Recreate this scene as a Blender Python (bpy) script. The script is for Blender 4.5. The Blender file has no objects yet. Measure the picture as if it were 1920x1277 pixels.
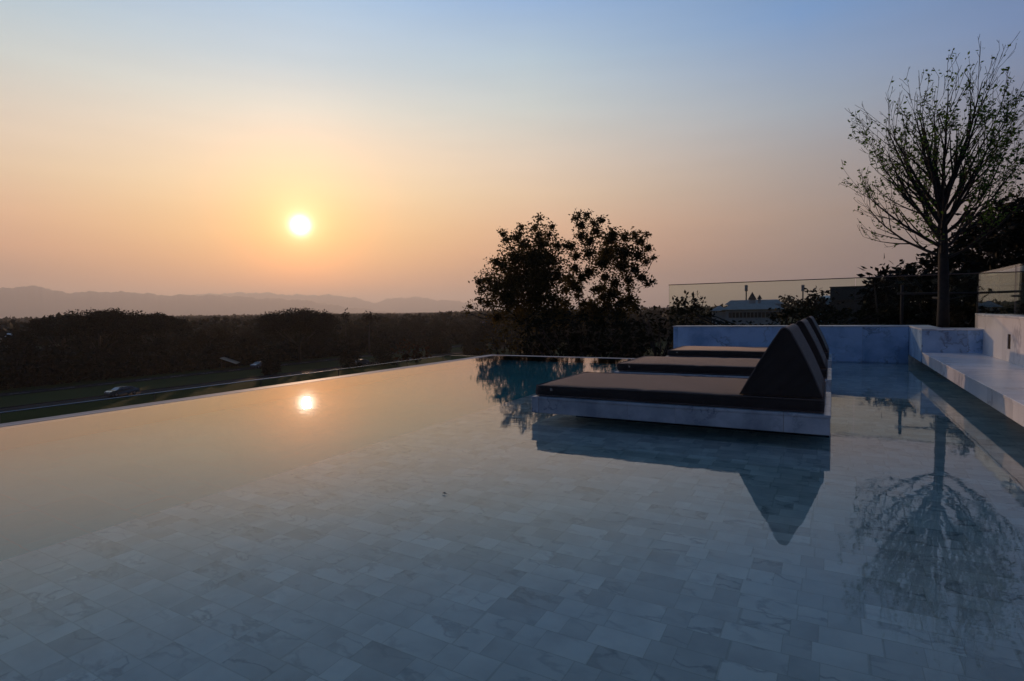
import bpy, bmesh, math, random
import numpy as np
from mathutils import Vector, Matrix

# ------------------------------------------------------------------ camera
scene = bpy.context.scene
COL = scene.collection
CX, CY, F = 960.0, 638.5, 1085.0
def _basis():
    A = np.array([-1970.0, -22.5, F]); B = np.array([602.0, -64.5, F])
    Y = B / np.linalg.norm(B)
    X = -(A - Y * A.dot(Y)); X /= np.linalg.norm(X)
    Z = np.cross(X, Y)
    return np.stack([X, Y, Z], 1)          # camera (right, down, forward) = RC @ world
RC = _basis()
EYE = np.array([0.0, 0.0, 1.0])
def ray(px, py): return RC.T @ np.array([px - CX, py - CY, F])
def at_z(px, py, z):
    d = ray(px, py); return EYE + d * ((z - 1.0) / d[2])
def at_d(px, py, dist):
    d = ray(px, py); return EYE + d * (dist / math.hypot(d[0], d[1]))
cam_data = bpy.data.cameras.new("camera")
cam_data.sensor_width = 36.0
cam_data.lens = F / 1920.0 * 36.0
cam_data.clip_start = 0.05
cam_data.clip_end = 60000
cam = bpy.data.objects.new("camera", cam_data)
COL.objects.link(cam)
right, down, fwd = RC[0], RC[1], RC[2]
cam.matrix_world = Matrix(((right[0], -down[0], -fwd[0], 0), (right[1], -down[1], -fwd[1], 0),
                           (right[2], -down[2], -fwd[2], 1.0), (0, 0, 0, 1)))
scene.camera = cam

# ------------------------------------------------------------------ world
SUN_AZ, SUN_EL = math.radians(-48.8), math.radians(8.2)
SUN_DIR = Vector((math.sin(SUN_AZ) * math.cos(SUN_EL), math.cos(SUN_AZ) * math.cos(SUN_EL), math.sin(SUN_EL)))
def lin(r, g, b):
    f = lambda c: (c / 255) / 12.92 if c / 255 <= 0.04045 else ((c / 255 + 0.055) / 1.055) ** 2.4
    return (f(r), f(g), f(b), 1.0)
world = bpy.data.worlds.new("World"); scene.world = world
world.use_nodes = True
wn, wl = world.node_tree.nodes, world.node_tree.links
wn.clear()
def wmath(op, a, b=None, c=None, clamp=False):
    n = wn.new('ShaderNodeMath'); n.operation = op; n.use_clamp = clamp
    for i, v in enumerate((a, b, c)):
        if v is None: continue
        if isinstance(v, (int, float)): n.inputs[i].default_value = v
        else: wl.new(v, n.inputs[i])
    return n.outputs[0]
tc = wn.new('ShaderNodeTexCoord')
nrm = wn.new('ShaderNodeVectorMath'); nrm.operation = 'NORMALIZE'; wl.new(tc.outputs['Generated'], nrm.inputs[0])
sep = wn.new('ShaderNodeSeparateXYZ'); wl.new(nrm.outputs[0], sep.inputs[0])
elev = wmath('MULTIPLY', wmath('ARCSINE', sep.outputs[2]), 2 / math.pi, clamp=True)       # 0..1 = 0..90 degrees
hx = wmath('MULTIPLY', sep.outputs[0], math.sin(SUN_AZ)); hy = wmath('MULTIPLY', sep.outputs[1], math.cos(SUN_AZ))
hlen = wmath('SQRT', wmath('ADD', wmath('MULTIPLY', sep.outputs[0], sep.outputs[0]), wmath('ADD', wmath('MULTIPLY', sep.outputs[1], sep.outputs[1]), 1e-6)))
cosa = wmath('DIVIDE', wmath('ADD', hx, hy), hlen)
adeg = wmath('MULTIPLY', wmath('ARCCOSINE', wmath('MAXIMUM', wmath('MINIMUM', cosa, 0.99999), -0.99999)), 180 / math.pi)
def wramp(stops):
    n = wn.new('ShaderNodeValToRGB'); n.color_ramp.interpolation = 'EASE' if False else 'LINEAR'
    cr = n.color_ramp
    while len(cr.elements) > 1: cr.elements.remove(cr.elements[-1])
    first = True
    for e, c in stops:
        p = e / 90.0
        if first: cr.elements[0].position = p; cr.elements[0].color = lin(*c); first = False
        else:
            el = cr.elements.new(p); el.color = lin(*c)
    wl.new(elev, n.inputs[0]); return n.outputs[0]
R0 = wramp([(0, (238, 168, 128)), (1.5, (236, 164, 122)), (3, (252, 172, 118)), (4.6, (255, 182, 116)), (7, (255, 198, 126)), (9, (255, 210, 146)),
            (12, (255, 224, 178)), (15, (252, 228, 198)), (18.5, (230, 227, 216)), (22, (198, 214, 224)), (27, (170, 202, 232)), (40, (96, 136, 182)), (90, (42, 76, 110))])
R1 = wramp([(0, (172, 138, 126)), (1.5, (168, 136, 124)), (3.5, (194, 148, 124)), (5.5, (226, 169, 134)), (8, (238, 188, 150)), (11, (238, 206, 172)),
            (14, (232, 212, 190)), (19, (206, 213, 210)), (23, (182, 204, 218)), (28, (142, 180, 224)), (40, (82, 124, 170)), (90, (42, 76, 110))])
R2 = wramp([(0, (150, 126, 120)), (2, (154, 129, 120)), (4, (164, 138, 124)), (8, (178, 154, 138)), (12.5, (174, 166, 162)),
            (17, (162, 175, 188)), (24, (118, 157, 204)), (40, (72, 110, 154)), (90, (42, 76, 110))])
R3 = wramp([(0, (112, 105, 108)), (3, (120, 111, 112)), (8, (126, 119, 122)), (14, (120, 128, 152)), (20, (106, 134, 180)), (40, (56, 94, 138)), (90, (42, 76, 110))])
R4 = wramp([(0, (16, 42, 76)), (20, (21, 54, 96)), (45, (32, 67, 110)), (90, (42, 76, 110))])
def wmix(fac, a, b):
    n = wn.new('ShaderNodeMix'); n.data_type = 'RGBA'
    wl.new(fac, n.inputs[0]); wl.new(a, n.inputs[6]); wl.new(b, n.inputs[7]); return n.outputs[2]
def seg(lo, hi):
    n = wn.new('ShaderNodeMapRange'); n.interpolation_type = 'LINEAR'
    wl.new(adeg, n.inputs[0]); n.inputs[1].default_value = lo; n.inputs[2].default_value = hi; return n.outputs[0]
skyc = wmix(seg(2, 22), R0, R1)
skyc = wmix(seg(22, 46), skyc, R2)
skyc = wmix(seg(46, 64), skyc, R3)
skyc = wmix(seg(64, 110), skyc, R4)
# faint streaky cirrus low in the sky
mp = wn.new('ShaderNodeMapping'); mp.inputs['Scale'].default_value = (3, 3, 26); wl.new(nrm.outputs[0], mp.inputs[0])
nz = wn.new('ShaderNodeTexNoise'); nz.inputs['Scale'].default_value = 1.6; nz.inputs['Detail'].default_value = 5; wl.new(mp.outputs[0], nz.inputs[0])
cl = wn.new('ShaderNodeMapRange'); wl.new(nz.outputs[0], cl.inputs[0]); cl.inputs[1].default_value = 0.35; cl.inputs[2].default_value = 0.75
cl.inputs[3].default_value = 0.985; cl.inputs[4].default_value = 1.02
# sun and its aureole in the haze
dotn = wn.new('ShaderNodeVectorMath'); dotn.operation = 'DOT_PRODUCT'; wl.new(nrm.outputs[0], dotn.inputs[0]); dotn.inputs[1].default_value = SUN_DIR
sdeg = wmath('MULTIPLY', wmath('ARCCOSINE', wmath('MINIMUM', dotn.outputs['Value'], 0.9999999)), 180 / math.pi)
def glow(width, power, col, amp):
    v = wmath('MULTIPLY', wmath('POWER', 2.71828, wmath('MULTIPLY', wmath('POWER', wmath('DIVIDE', sdeg, width), power), -1.0)), amp)
    n = wn.new('ShaderNodeVectorMath'); n.operation = 'SCALE'; n.inputs[0].default_value = col; wl.new(v, n.inputs['Scale']); return n.outputs[0]
def vadd(a, b):
    n = wn.new('ShaderNodeVectorMath'); n.operation = 'ADD'; wl.new(a, n.inputs[0]); wl.new(b, n.inputs[1]); return n.outputs[0]
sc_ = wn.new('ShaderNodeVectorMath'); sc_.operation = 'SCALE'; wl.new(skyc, sc_.inputs[0]); wl.new(cl.outputs[0], sc_.inputs['Scale'])
total = vadd(sc_.outputs[0], glow(0.50, 1.6, (1.0, 0.95, 0.80), 11.0))
total = vadd(total, glow(1.45, 1.4, (0.9, 0.80, 0.50), 0.8))
total = vadd(total, glow(4.0, 1.5, (1.0, 0.18, 0.0), 1.15))
bg = wn.new('ShaderNodeBackground'); bg.inputs[1].default_value = 1.0; wl.new(total, bg.inputs[0])
nish = wn.new('ShaderNodeTexSky'); nish.sky_type = 'NISHITA'; nish.sun_disc = False
nish.sun_elevation = SUN_EL; nish.sun_rotation = SUN_AZ; nish.dust_density = 4.0
bg2 = wn.new('ShaderNodeBackground'); bg2.inputs[1].default_value = 0.004; wl.new(nish.outputs[0], bg2.inputs[0])
addw = wn.new('ShaderNodeAddShader'); wl.new(bg.outputs[0], addw.inputs[0]); wl.new(bg2.outputs[0], addw.inputs[1])
wo = wn.new('ShaderNodeOutputWorld'); wl.new(addw.outputs[0], wo.inputs[0])
world.cycles.sampling_method = 'MANUAL'; world.cycles.sample_map_resolution = 1024

# ------------------------------------------------------------------ sun, exposure, render settings
sd = bpy.data.lights.new("sun", 'SUN'); sd.energy = 1.8; sd.angle = math.radians(0.6); sd.color = (1.0, 0.60, 0.34)
so = bpy.data.objects.new("sun", sd); COL.objects.link(so)
so.rotation_euler = (-SUN_DIR).to_track_quat('-Z', 'Y').to_euler()
so.location = (-20, 18, 12)
scene.view_settings.view_transform = 'Standard'; scene.view_settings.look = 'None'
scene.view_settings.exposure = 0.0; scene.view_settings.gamma = 1.0
scene.render.engine = 'CYCLES'
scene.cycles.max_bounces = 8; scene.cycles.transparent_max_bounces = 16; scene.cycles.volume_bounces = 1
scene.cycles.use_denoising = True; scene.cycles.caustics_refractive = True; scene.cycles.caustics_reflective = True
scene.cycles.sample_clamp_indirect = 4.0

# ------------------------------------------------------------------ helpers
rnd = random.Random(7)
def tag(o, label=None, cat=None, group=None, kind=None):
    if label: o['label'] = label
    if cat: o['category'] = cat
    if group: o['group'] = group
    if kind: o['kind'] = kind
    return o
def link(o, parent=None):
    COL.objects.link(o)
    if parent is not None: o.parent = parent
    return o
def empty(name, loc=(0, 0, 0), rz=0.0):
    o = bpy.data.objects.new(name, None); o.location = loc; o.rotation_euler = (0, 0, rz); o.empty_display_size = 0.3
    COL.objects.link(o); return o
def mesh_obj(name, verts, faces, mats, parent=None, smooth=False, midx=None):
    me = bpy.data.meshes.new(name)
    me.from_pydata([tuple(v) for v in verts], [], faces)
    for m in (mats if isinstance(mats, (list, tuple)) else [mats]): me.materials.append(m)
    if midx is not None: me.polygons.foreach_set('material_index', midx)
    if smooth: me.polygons.foreach_set('use_smooth', [True] * len(me.polygons))
    me.update()
    return link(bpy.data.objects.new(name, me), parent)
def bm_obj(name, bm, mats, parent=None, smooth=False, bevel=0.0, segs=2):
    if bevel > 0:
        bmesh.ops.bevel(bm, geom=list(bm.edges), offset=bevel, segments=segs, profile=0.5, affect='EDGES', clamp_overlap=True)
    bmesh.ops.recalc_face_normals(bm, faces=list(bm.faces))
    me = bpy.data.meshes.new(name); bm.to_mesh(me); bm.free()
    for m in (mats if isinstance(mats, (list, tuple)) else [mats]): me.materials.append(m)
    if smooth:
        me.polygons.foreach_set('use_smooth', [True] * len(me.polygons))
    return link(bpy.data.objects.new(name, me), parent)
def add_box(bm, lo, hi):
    r = bmesh.ops.create_cube(bm, size=1.0)
    for v in r['verts']:
        v.co = Vector([lo[i] + (v.co[i] + 0.5) * (hi[i] - lo[i]) for i in range(3)])
    return r['verts']
def box(name, lo, hi, mat, parent=None, bevel=0.0, smooth=False, segs=2):
    bm = bmesh.new(); add_box(bm, lo, hi); return bm_obj(name, bm, mat, parent, smooth, bevel, segs)
class Tubes:
    """tapered tubes collected in one mesh"""
    def __init__(s): s.v = []; s.f = []
    def path(s, pts, radii, n=5):
        pts = [np.array(p, float) for p in pts]; base = len(s.v)
        ref = np.array([0.3, 0.2, 1.0])
        for i, p in enumerate(pts):
            d = pts[min(i + 1, len(pts) - 1)] - pts[max(i - 1, 0)]
            d /= (np.linalg.norm(d) + 1e-9)
            if abs(d.dot(ref)) / np.linalg.norm(ref) > 0.95: r0 = np.array([1.0, 0, 0])
            else: r0 = ref
            u = np.cross(d, r0); u /= np.linalg.norm(u) + 1e-9; w = np.cross(d, u)
            for k in range(n):
                a = 2 * math.pi * k / n
                s.v.append(p + radii[i] * (math.cos(a) * u + math.sin(a) * w))
        for i in range(len(pts) - 1):
            for k in range(n):
                a = base + i * n + k; b = base + i * n + (k + 1) % n
                s.f.append((a, b, b + n, a + n))
        s.f.append(tuple(base + k for k in range(n))[::-1]); e = base + (len(pts) - 1) * n
        s.f.append(tuple(e + k for k in range(n)))
    def build(s, name, mat, parent=None, smooth=True): return mesh_obj(name, s.v, s.f, mat, parent, smooth)
def leaf_mesh(name, P, size, mat, parent, seed=0, wide=0.45, droop=0.0, sizevar=0.35):
    """one folded leaf (two quads' worth of triangles) per point"""
    rg = np.random.default_rng(seed); n = len(P); P = np.asarray(P, float)
    d = rg.normal(size=(n, 3)); d[:, 2] = d[:, 2] * 0.7 - droop; d /= np.linalg.norm(d, axis=1)[:, None]
    t = rg.normal(size=(n, 3)); t -= d * (t * d).sum(1)[:, None]; t /= np.linalg.norm(t, axis=1)[:, None]
    nn = np.cross(d, t)
    L = (size * (1 - sizevar + 2 * sizevar * rg.random(n)))[:, None]
    a = P; b = P + d * L * 0.5 + t * L * wide * 0.5 + nn * L * 0.06; c = P + d * L; e = P + d * L * 0.5 - t * L * wide * 0.5 + nn * L * 0.06
    V = np.stack([a, b, c, e], 1).reshape(-1, 3)
    idx = np.arange(n) * 4
    Fc = np.concatenate([np.stack([idx, idx + 1, idx + 2], 1), np.stack([idx, idx + 2, idx + 3], 1)])
    me = bpy.data.meshes.new(name)
    me.vertices.add(len(V)); me.vertices.foreach_set('co', V.ravel())
    m = len(Fc); me.loops.add(m * 3); me.loops.foreach_set('vertex_index', Fc.ravel().astype(np.int32))
    me.polygons.add(m); me.polygons.foreach_set('loop_start', np.arange(m, dtype=np.int32) * 3)
    me.materials.append(mat); me.update(calc_edges=True)
    return link(bpy.data.objects.new(name, me), parent)
def blob_points(blobs, per, seed, soft=True):
    rg = np.random.default_rng(seed); out = []
    for (c, r, dens) in blobs:
        k = max(3, int(per * dens * (r ** 2.2)))
        v = rg.normal(size=(k, 3)); v /= np.linalg.norm(v, axis=1)[:, None]
        q = np.minimum(np.abs(rg.normal(size=k)) * 0.92, 2.0) if soft else rg.random(k) ** 0.45
        out.append(np.array(c) + v * (r * q)[:, None])
    return np.concatenate(out)

# ------------------------------------------------------------------ materials
def newmat(name):
    m = bpy.data.materials.new(name); m.use_nodes = True
    return m, m.node_tree.nodes, m.node_tree.links, m.node_tree.nodes['Principled BSDF']
def plain(name, col, rough=0.6, metal=0.0, noise=0.0, nscale=4.0, bump=0.0, spec=0.5, sheen=0.0):
    m, n, l, p = newmat(name)
    p.inputs['Base Color'].default_value = (*col, 1); p.inputs['Roughness'].default_value = rough; p.inputs['Metallic'].default_value = metal
    p.inputs['Specular IOR Level'].default_value = spec
    if sheen: p.inputs['Sheen Weight'].default_value = sheen
    if noise or bump:
        t = n.new('ShaderNodeTexCoord'); z = n.new('ShaderNodeTexNoise'); z.inputs['Scale'].default_value = nscale; z.inputs['Detail'].default_value = 6
        l.new(t.outputs['Object'], z.inputs[0])
        if noise:
            r = n.new('ShaderNodeMapRange'); l.new(z.outputs[0], r.inputs[0]); r.inputs[1].default_value = 0.3; r.inputs[2].default_value = 0.7
            r.inputs[3].default_value = 1 - noise; r.inputs[4].default_value = 1 + noise
            s = n.new('ShaderNodeVectorMath'); s.operation = 'SCALE'; s.inputs[0].default_value = col; l.new(r.outputs[0], s.inputs['Scale'])
            l.new(s.outputs[0], p.inputs['Base Color'])
        if bump:
            b = n.new('ShaderNodeBump'); b.inputs['Strength'].default_value = 1.0; b.inputs['Distance'].default_value = bump
            l.new(z.outputs[0], b.inputs['Height']); l.new(b.outputs[0], p.inputs['Normal'])
    return m
def leafmat(name, col, col2, scale=0.8, trans=0.22):
    m, n, l, p = newmat(name)
    g = n.new('ShaderNodeNewGeometry'); z = n.new('ShaderNodeTexNoise'); z.inputs['Scale'].default_value = scale; z.inputs['Detail'].default_value = 3
    t = n.new('ShaderNodeTexCoord'); l.new(t.outputs['Object'], z.inputs[0])
    r = n.new('ShaderNodeValToRGB'); r.color_ramp.elements[0].position = 0.35; r.color_ramp.elements[1].position = 0.7
    r.color_ramp.elements[0].color = (*col, 1); r.color_ramp.elements[1].color = (*col2, 1)
    l.new(z.outputs[0], r.inputs[0])
    mx = n.new('ShaderNodeMath'); mx.operation = 'MULTIPLY_ADD'; l.new(g.outputs['Random Per Island'], mx.inputs[0]); mx.inputs[1].default_value = 0.6; mx.inputs[2].default_value = 0.7
    s = n.new('ShaderNodeVectorMath'); s.operation = 'SCALE'; l.new(r.outputs[0], s.inputs[0]); l.new(mx.outputs[0], s.inputs['Scale'])
    l.new(s.outputs[0], p.inputs['Base Color']); p.inputs['Roughness'].default_value = 0.7; p.inputs['Specular IOR Level'].default_value = 0.1
    tr = n.new('ShaderNodeBsdfTranslucent'); l.new(s.outputs[0], tr.inputs[0])
    mix = n.new('ShaderNodeMixShader'); mix.inputs[0].default_value = trans
    out = n['Material Output']; l.new(p.outputs[0], mix.inputs[1]); l.new(tr.outputs[0], mix.inputs[2]); l.new(mix.outputs[0], out.inputs[0])
    return m
def marble(name, tiles=None, base=(0.62, 0.62, 0.63), vein=(0.20, 0.22, 0.26), rough=0.28, scale=1.6, tint2=(0.50, 0.50, 0.52), amount=1.0, mortar=(0.30, 0.26, 0.21), joint=0.012, axes='XY', tone=0.22, spec=0.5, warp=0.45, thinv=0.75, mfac=0.7):
    """veined stone; tiles=(row height, mean length) gives random-length courses with tile-to-tile differences"""
    m, n, l, p = newmat(name)
    def M(op, a, b=None, c=None, clamp=False):
        x = n.new('ShaderNodeMath'); x.operation = op; x.use_clamp = clamp
        for i, v in enumerate((a, b, c)):
            if v is None: continue
            if isinstance(v, (int, float)): x.inputs[i].default_value = v
            else: l.new(v, x.inputs[i])
        return x.outputs[0]
    t = n.new('ShaderNodeNewGeometry'); sp = n.new('ShaderNodeSeparateXYZ'); l.new(t.outputs['Position'], sp.inputs[0])
    U, V = {'XY': (0, 1), 'XZ': (0, 2), 'YZ': (1, 2), 'YX': (1, 0)}[axes]
    coord = t.outputs['Position']
    tilefac = None; mort = None
    if tiles:
        rh, ln = tiles
        v = M('DIVIDE', sp.outputs[V], rh); row = M('FLOOR', v)
        wn1 = n.new('ShaderNodeTexWhiteNoise'); wn1.noise_dimensions = '1D'; l.new(row, wn1.inputs['W'])
        u = M('ADD', M('DIVIDE', sp.outputs[U], ln), M('MULTIPLY', wn1.outputs['Value'], 9.7))
        u = M('ADD', u, M('MULTIPLY', M('SINE', M('ADD', M('MULTIPLY', u, 2.3), M('MULTIPLY', wn1.outputs['Value'], 40.0))), 0.26))
        colm = M('FLOOR', u)
        cmb = n.new('ShaderNodeCombineXYZ'); l.new(colm, cmb.inputs[0]); l.new(row, cmb.inputs[1])
        wn2 = n.new('ShaderNodeTexWhiteNoise'); wn2.noise_dimensions = '2D'; l.new(cmb.outputs[0], wn2.inputs['Vector'])
        tilefac = wn2.outputs['Value']
        off = n.new('ShaderNodeVectorMath'); off.operation = 'SCALE'; l.new(wn2.outputs['Color'], off.inputs[0]); off.inputs['Scale'].default_value = 14.0
        ad = n.new('ShaderNodeVectorMath'); ad.operation = 'ADD'; l.new(coord, ad.inputs[0]); l.new(off.outputs[0], ad.inputs[1])
        coord = ad.outputs[0]
        fu = M('FRACT', u); fv = M('FRACT', v)
        du = M('MULTIPLY', M('MINIMUM', fu, M('SUBTRACT', 1.0, fu)), ln); dv = M('MULTIPLY', M('MINIMUM', fv, M('SUBTRACT', 1.0, fv)), rh)
        dd = M('MINIMUM', du, dv)
        mr = n.new('ShaderNodeMapRange'); l.new(dd, mr.inputs[0]); mr.inputs[1].default_value = joint * 0.25; mr.inputs[2].default_value = joint * 0.5
        mr.inputs[3].default_value = 1.0; mr.inputs[4].default_value = 0.0; mort = mr.outputs[0]
    nd = n.new('ShaderNodeTexNoise'); nd.inputs['Scale'].default_value = scale; nd.inputs['Detail'].default_value = 5; nd.inputs['Roughness'].default_value = 0.6; l.new(coord, nd.inputs[0])
    wv = n.new('ShaderNodeVectorMath'); wv.operation = 'SCALE'; l.new(nd.outputs['Color'], wv.inputs[0]); wv.inputs['Scale'].default_value = warp
    wa = n.new('ShaderNodeVectorMath'); wa.operation = 'ADD'; l.new(coord, wa.inputs[0]); l.new(wv.outputs[0], wa.inputs[1])
    mpn = n.new('ShaderNodeMapping'); mpn.inputs['Rotation'].default_value = (0.4, 0.5, 0.7); mpn.inputs['Scale'].default_value = (1.0, 2.2, 1.4); l.new(wa.outputs[0], mpn.inputs[0])
    nv = n.new('ShaderNodeTexNoise'); nv.inputs['Scale'].default_value = scale * 1.3; nv.inputs['Detail'].default_value = 4; l.new(mpn.outputs[0], nv.inputs[0])
    ridge = M('ABSOLUTE', M('SUBTRACT', nv.outputs[0], 0.5))
    thin = n.new('ShaderNodeMapRange'); l.new(ridge, thin.inputs[0]); thin.inputs[1].default_value = 0.0; thin.inputs[2].default_value = 0.035; thin.inputs[3].default_value = 1; thin.inputs[4].default_value = 0
    broad = n.new('ShaderNodeMapRange'); l.new(nd.outputs[0], broad.inputs[0]); broad.inputs[1].default_value = 0.42; broad.inputs[2].default_value = 0.68; broad.inputs[3].default_value = 0; broad.inputs[4].default_value = 1
    n2 = n.new('ShaderNodeTexNoise'); n2.inputs['Scale'].default_value = scale * 0.7; l.new(coord, n2.inputs[0])
    gate = n.new('ShaderNodeMapRange'); l.new(n2.outputs[0], gate.inputs[0]); gate.inputs[1].default_value = 0.45; gate.inputs[2].default_value = 0.6; gate.inputs[3].default_value = 0.05; gate.inputs[4].default_value = 1
    def mix(fac, a, b):
        x = n.new('ShaderNodeMix'); x.data_type = 'RGBA'
        if isinstance(fac, (int, float)): x.inputs[0].default_value = fac
        else: l.new(fac, x.inputs[0])
        for i, c in ((6, a), (7, b)):
            if isinstance(c, tuple): x.inputs[i].default_value = (*c, 1)
            else: l.new(c, x.inputs[i])
        return x.outputs[2]
    c = mix(M('MULTIPLY', broad.outputs[0], 0.8 * amount), base, tint2)
    c = mix(M('MULTIPLY', M('MULTIPLY', thin.outputs[0], gate.outputs[0]), thinv * amount), c, vein)
    if tiles:
        tf = M('MULTIPLY_ADD', tilefac, 2 * tone, 1 - 1.35 * tone)
        s = n.new('ShaderNodeVectorMath'); s.operation = 'SCALE'; l.new(c, s.inputs[0]); l.new(tf, s.inputs['Scale'])
        c = mix(M('MULTIPLY', mort, mfac), s.outputs[0], mortar)
    l.new(c, p.inputs['Base Color']); p.inputs['Roughness'].default_value = rough; p.inputs['Specular IOR Level'].default_value = spec
    return m

M_floor = marble('pool_floor_marble', tiles=(0.114, 0.136), base=(0.88, 0.82, 0.71), tint2=(0.58, 0.545, 0.48), vein=(0.06, 0.07, 0.08), rough=0.8, spec=0.05, scale=2.4, tone=0.15, amount=1.15, warp=0.22, thinv=0.42, mfac=0.38, joint=0.006, mortar=(0.34, 0.32, 0.22))
M_deep = marble('deep_floor_water_teal', tiles=(0.30, 0.36), base=(0.14, 0.46, 0.44), tint2=(0.12, 0.42, 0.41), vein=(0.12, 0.38, 0.37), rough=0.8, spec=0.05, scale=1.5, tone=0.05, joint=0.004, amount=0.6)  # teal that deep water gives the light is put into the floor colour
M_wall = marble('skylight_blue_marble', tiles=(4.0, 1.45), axes='XY', joint=0.004, base=(0.44, 0.64, 0.88), tint2=(0.19, 0.34, 0.56), vein=(0.14, 0.20, 0.30), rough=0.25, scale=2.0, tone=0.12, amount=1.15, mortar=(0.3, 0.3, 0.3))  # blue of the skylight on the wall is put into the marble colour
M_bench = marble('bench_marble', tiles=(6.0, 0.52), axes='YX', joint=0.004, base=(0.80, 0.79, 0.80), tint2=(0.60, 0.60, 0.63), vein=(0.28, 0.29, 0.34), rough=0.24, scale=1.0, tone=0.14, mortar=(0.33, 0.3, 0.28))
M_stone = marble('garden_wall_marble', tiles=(6.0, 0.62), axes='YX', joint=0.004, base=(0.80, 0.76, 0.74), tint2=(0.64, 0.60, 0.59), vein=(0.33, 0.31, 0.32), rough=0.3, scale=0.9, tone=0.10)
M_slab = marble('platform_marble', tiles=(9.0, 0.62), axes='XY', joint=0.004, base=(0.50, 0.54, 0.58), tint2=(0.22, 0.26, 0.31), vein=(0.15, 0.17, 0.22), rough=0.25, scale=3.2, tone=0.10)
M_rim = marble('rim_marble', tiles=(3.0, 0.9), axes='YX', joint=0.003, base=(0.50, 0.41, 0.36), rough=0.6, amount=0.4, tone=0.05)
M_dark = plain('dark_stone', (0.03, 0.032, 0.035), 0.6, noise=0.2)
M_soil = plain('planter_soil', (0.03, 0.022, 0.015), 0.95, noise=0.3, nscale=12, bump=0.02)
def fabric(name, col):
    m, n, l, p = newmat(name)
    t = n.new('ShaderNodeTexCoord'); w = n.new('ShaderNodeTexWave'); w.inputs['Scale'].default_value = 260; w.wave_type = 'BANDS'; w.bands_direction = 'X'
    w2 = n.new('ShaderNodeTexWave'); w2.inputs['Scale'].default_value = 260; w2.bands_direction = 'Y'
    z = n.new('ShaderNodeTexNoise'); z.inputs['Scale'].default_value = 9; z.inputs['Detail'].default_value = 5
    for x in (w, w2, z): l.new(t.outputs['Object'], x.inputs[0])
    mm = n.new('ShaderNodeMath'); mm.operation = 'MULTIPLY'; l.new(w.outputs['Fac'], mm.inputs[0]); l.new(w2.outputs['Fac'], mm.inputs[1])
    r = n.new('ShaderNodeMapRange'); l.new(z.outputs[0], r.inputs[0]); r.inputs[1].default_value = 0.3; r.inputs[2].default_value = 0.7; r.inputs[3].default_value = 0.86; r.inputs[4].default_value = 1.12
    s = n.new('ShaderNodeVectorMath'); s.operation = 'SCALE'; s.inputs[0].default_value = col; l.new(r.outputs[0], s.inputs['Scale'])
    l.new(s.outputs[0], p.inputs['Base Color']); p.inputs['Roughness'].default_value = 0.85; p.inputs['Specular IOR Level'].default_value = 0.25
    p.inputs['Sheen Weight'].default_value = 0.55; p.inputs['Sheen Roughness'].default_value = 0.35; p.inputs['Sheen Tint'].default_value = (0.95, 0.84, 0.78, 1)
    b = n.new('ShaderNodeBump'); b.inputs['Distance'].default_value = 0.004; b.inputs['Strength'].default_value = 0.7; l.new(z.outputs[0], b.inputs['Height'])
    b2 = n.new('ShaderNodeBump'); b2.inputs['Distance'].default_value = 0.0006; l.new(mm.outputs[0], b2.inputs['Height']); l.new(b.outputs[0], b2.inputs['Normal'])
    l.new(b2.outputs[0], p.inputs['Normal'])
    return m
M_fab = fabric('taupe_fabric', (0.036, 0.028, 0.025))
M_pipe = fabric('taupe_piping', (0.12, 0.095, 0.088))
def glassmat(name, tint=(0.80, 0.84, 0.80), ior=1.5):
    m = bpy.data.materials.new(name); m.use_nodes = True; n = m.node_tree.nodes; l = m.node_tree.links; n.clear()
    fr = n.new('ShaderNodeFresnel'); gg = n.new('ShaderNodeNewGeometry'); mr = n.new('ShaderNodeMapRange'); l.new(gg.outputs['Backfacing'], mr.inputs[0])
    mr.inputs[3].default_value = ior; mr.inputs[4].default_value = 1 / ior; l.new(mr.outputs[0], fr.inputs[0])
    t = n.new('ShaderNodeBsdfTransparent'); t.inputs[0].default_value = (*tint, 1)
    g = n.new('ShaderNodeBsdfGlossy'); g.inputs['Roughness'].default_value = 0.0; g.inputs[0].default_value = (0.95, 0.97, 0.95, 1)
    mx = n.new('ShaderNodeMixShader'); l.new(fr.outputs[0], mx.inputs[0]); l.new(t.outputs[0], mx.inputs[1]); l.new(g.outputs[0], mx.inputs[2])
    o = n.new('ShaderNodeOutputMaterial'); l.new(mx.outputs[0], o.inputs[0]); return m
M_glass = glassmat('balustrade_glass', (0.93, 0.95, 0.92))
M_glass_clear = glassmat('coated_glass', (0.90, 0.93, 0.88), 1.16)
M_edge = plain('glass_edge', (0.16, 0.13, 0.12), 0.15)
M_rail = plain('steel_rail', (0.42, 0.38, 0.35), 0.22, metal=1.0)
M_bark = plain('bark', (0.026, 0.020, 0.016), 0.9, noise=0.35, nscale=14, bump=0.01)
M_wood = plain('stake_wood', (0.022, 0.017, 0.014), 0.85, noise=0.3, nscale=10)
M_teak = leafmat('teak_leaves', (0.040, 0.036, 0.010), (0.115, 0.075, 0.020), 0.5, trans=0.45)
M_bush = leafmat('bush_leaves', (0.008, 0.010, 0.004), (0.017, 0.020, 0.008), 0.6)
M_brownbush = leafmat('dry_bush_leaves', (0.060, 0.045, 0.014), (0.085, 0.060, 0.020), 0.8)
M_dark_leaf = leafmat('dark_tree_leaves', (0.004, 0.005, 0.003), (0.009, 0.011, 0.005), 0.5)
M_fresh = leafmat('fresh_leaves', (0.065, 0.125, 0.022), (0.12, 0.20, 0.035), 1.2, trans=0.5)
M_wood_leaf = leafmat('woodland_leaves', (0.006, 0.008, 0.004), (0.014, 0.016, 0.007), 0.12)

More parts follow.
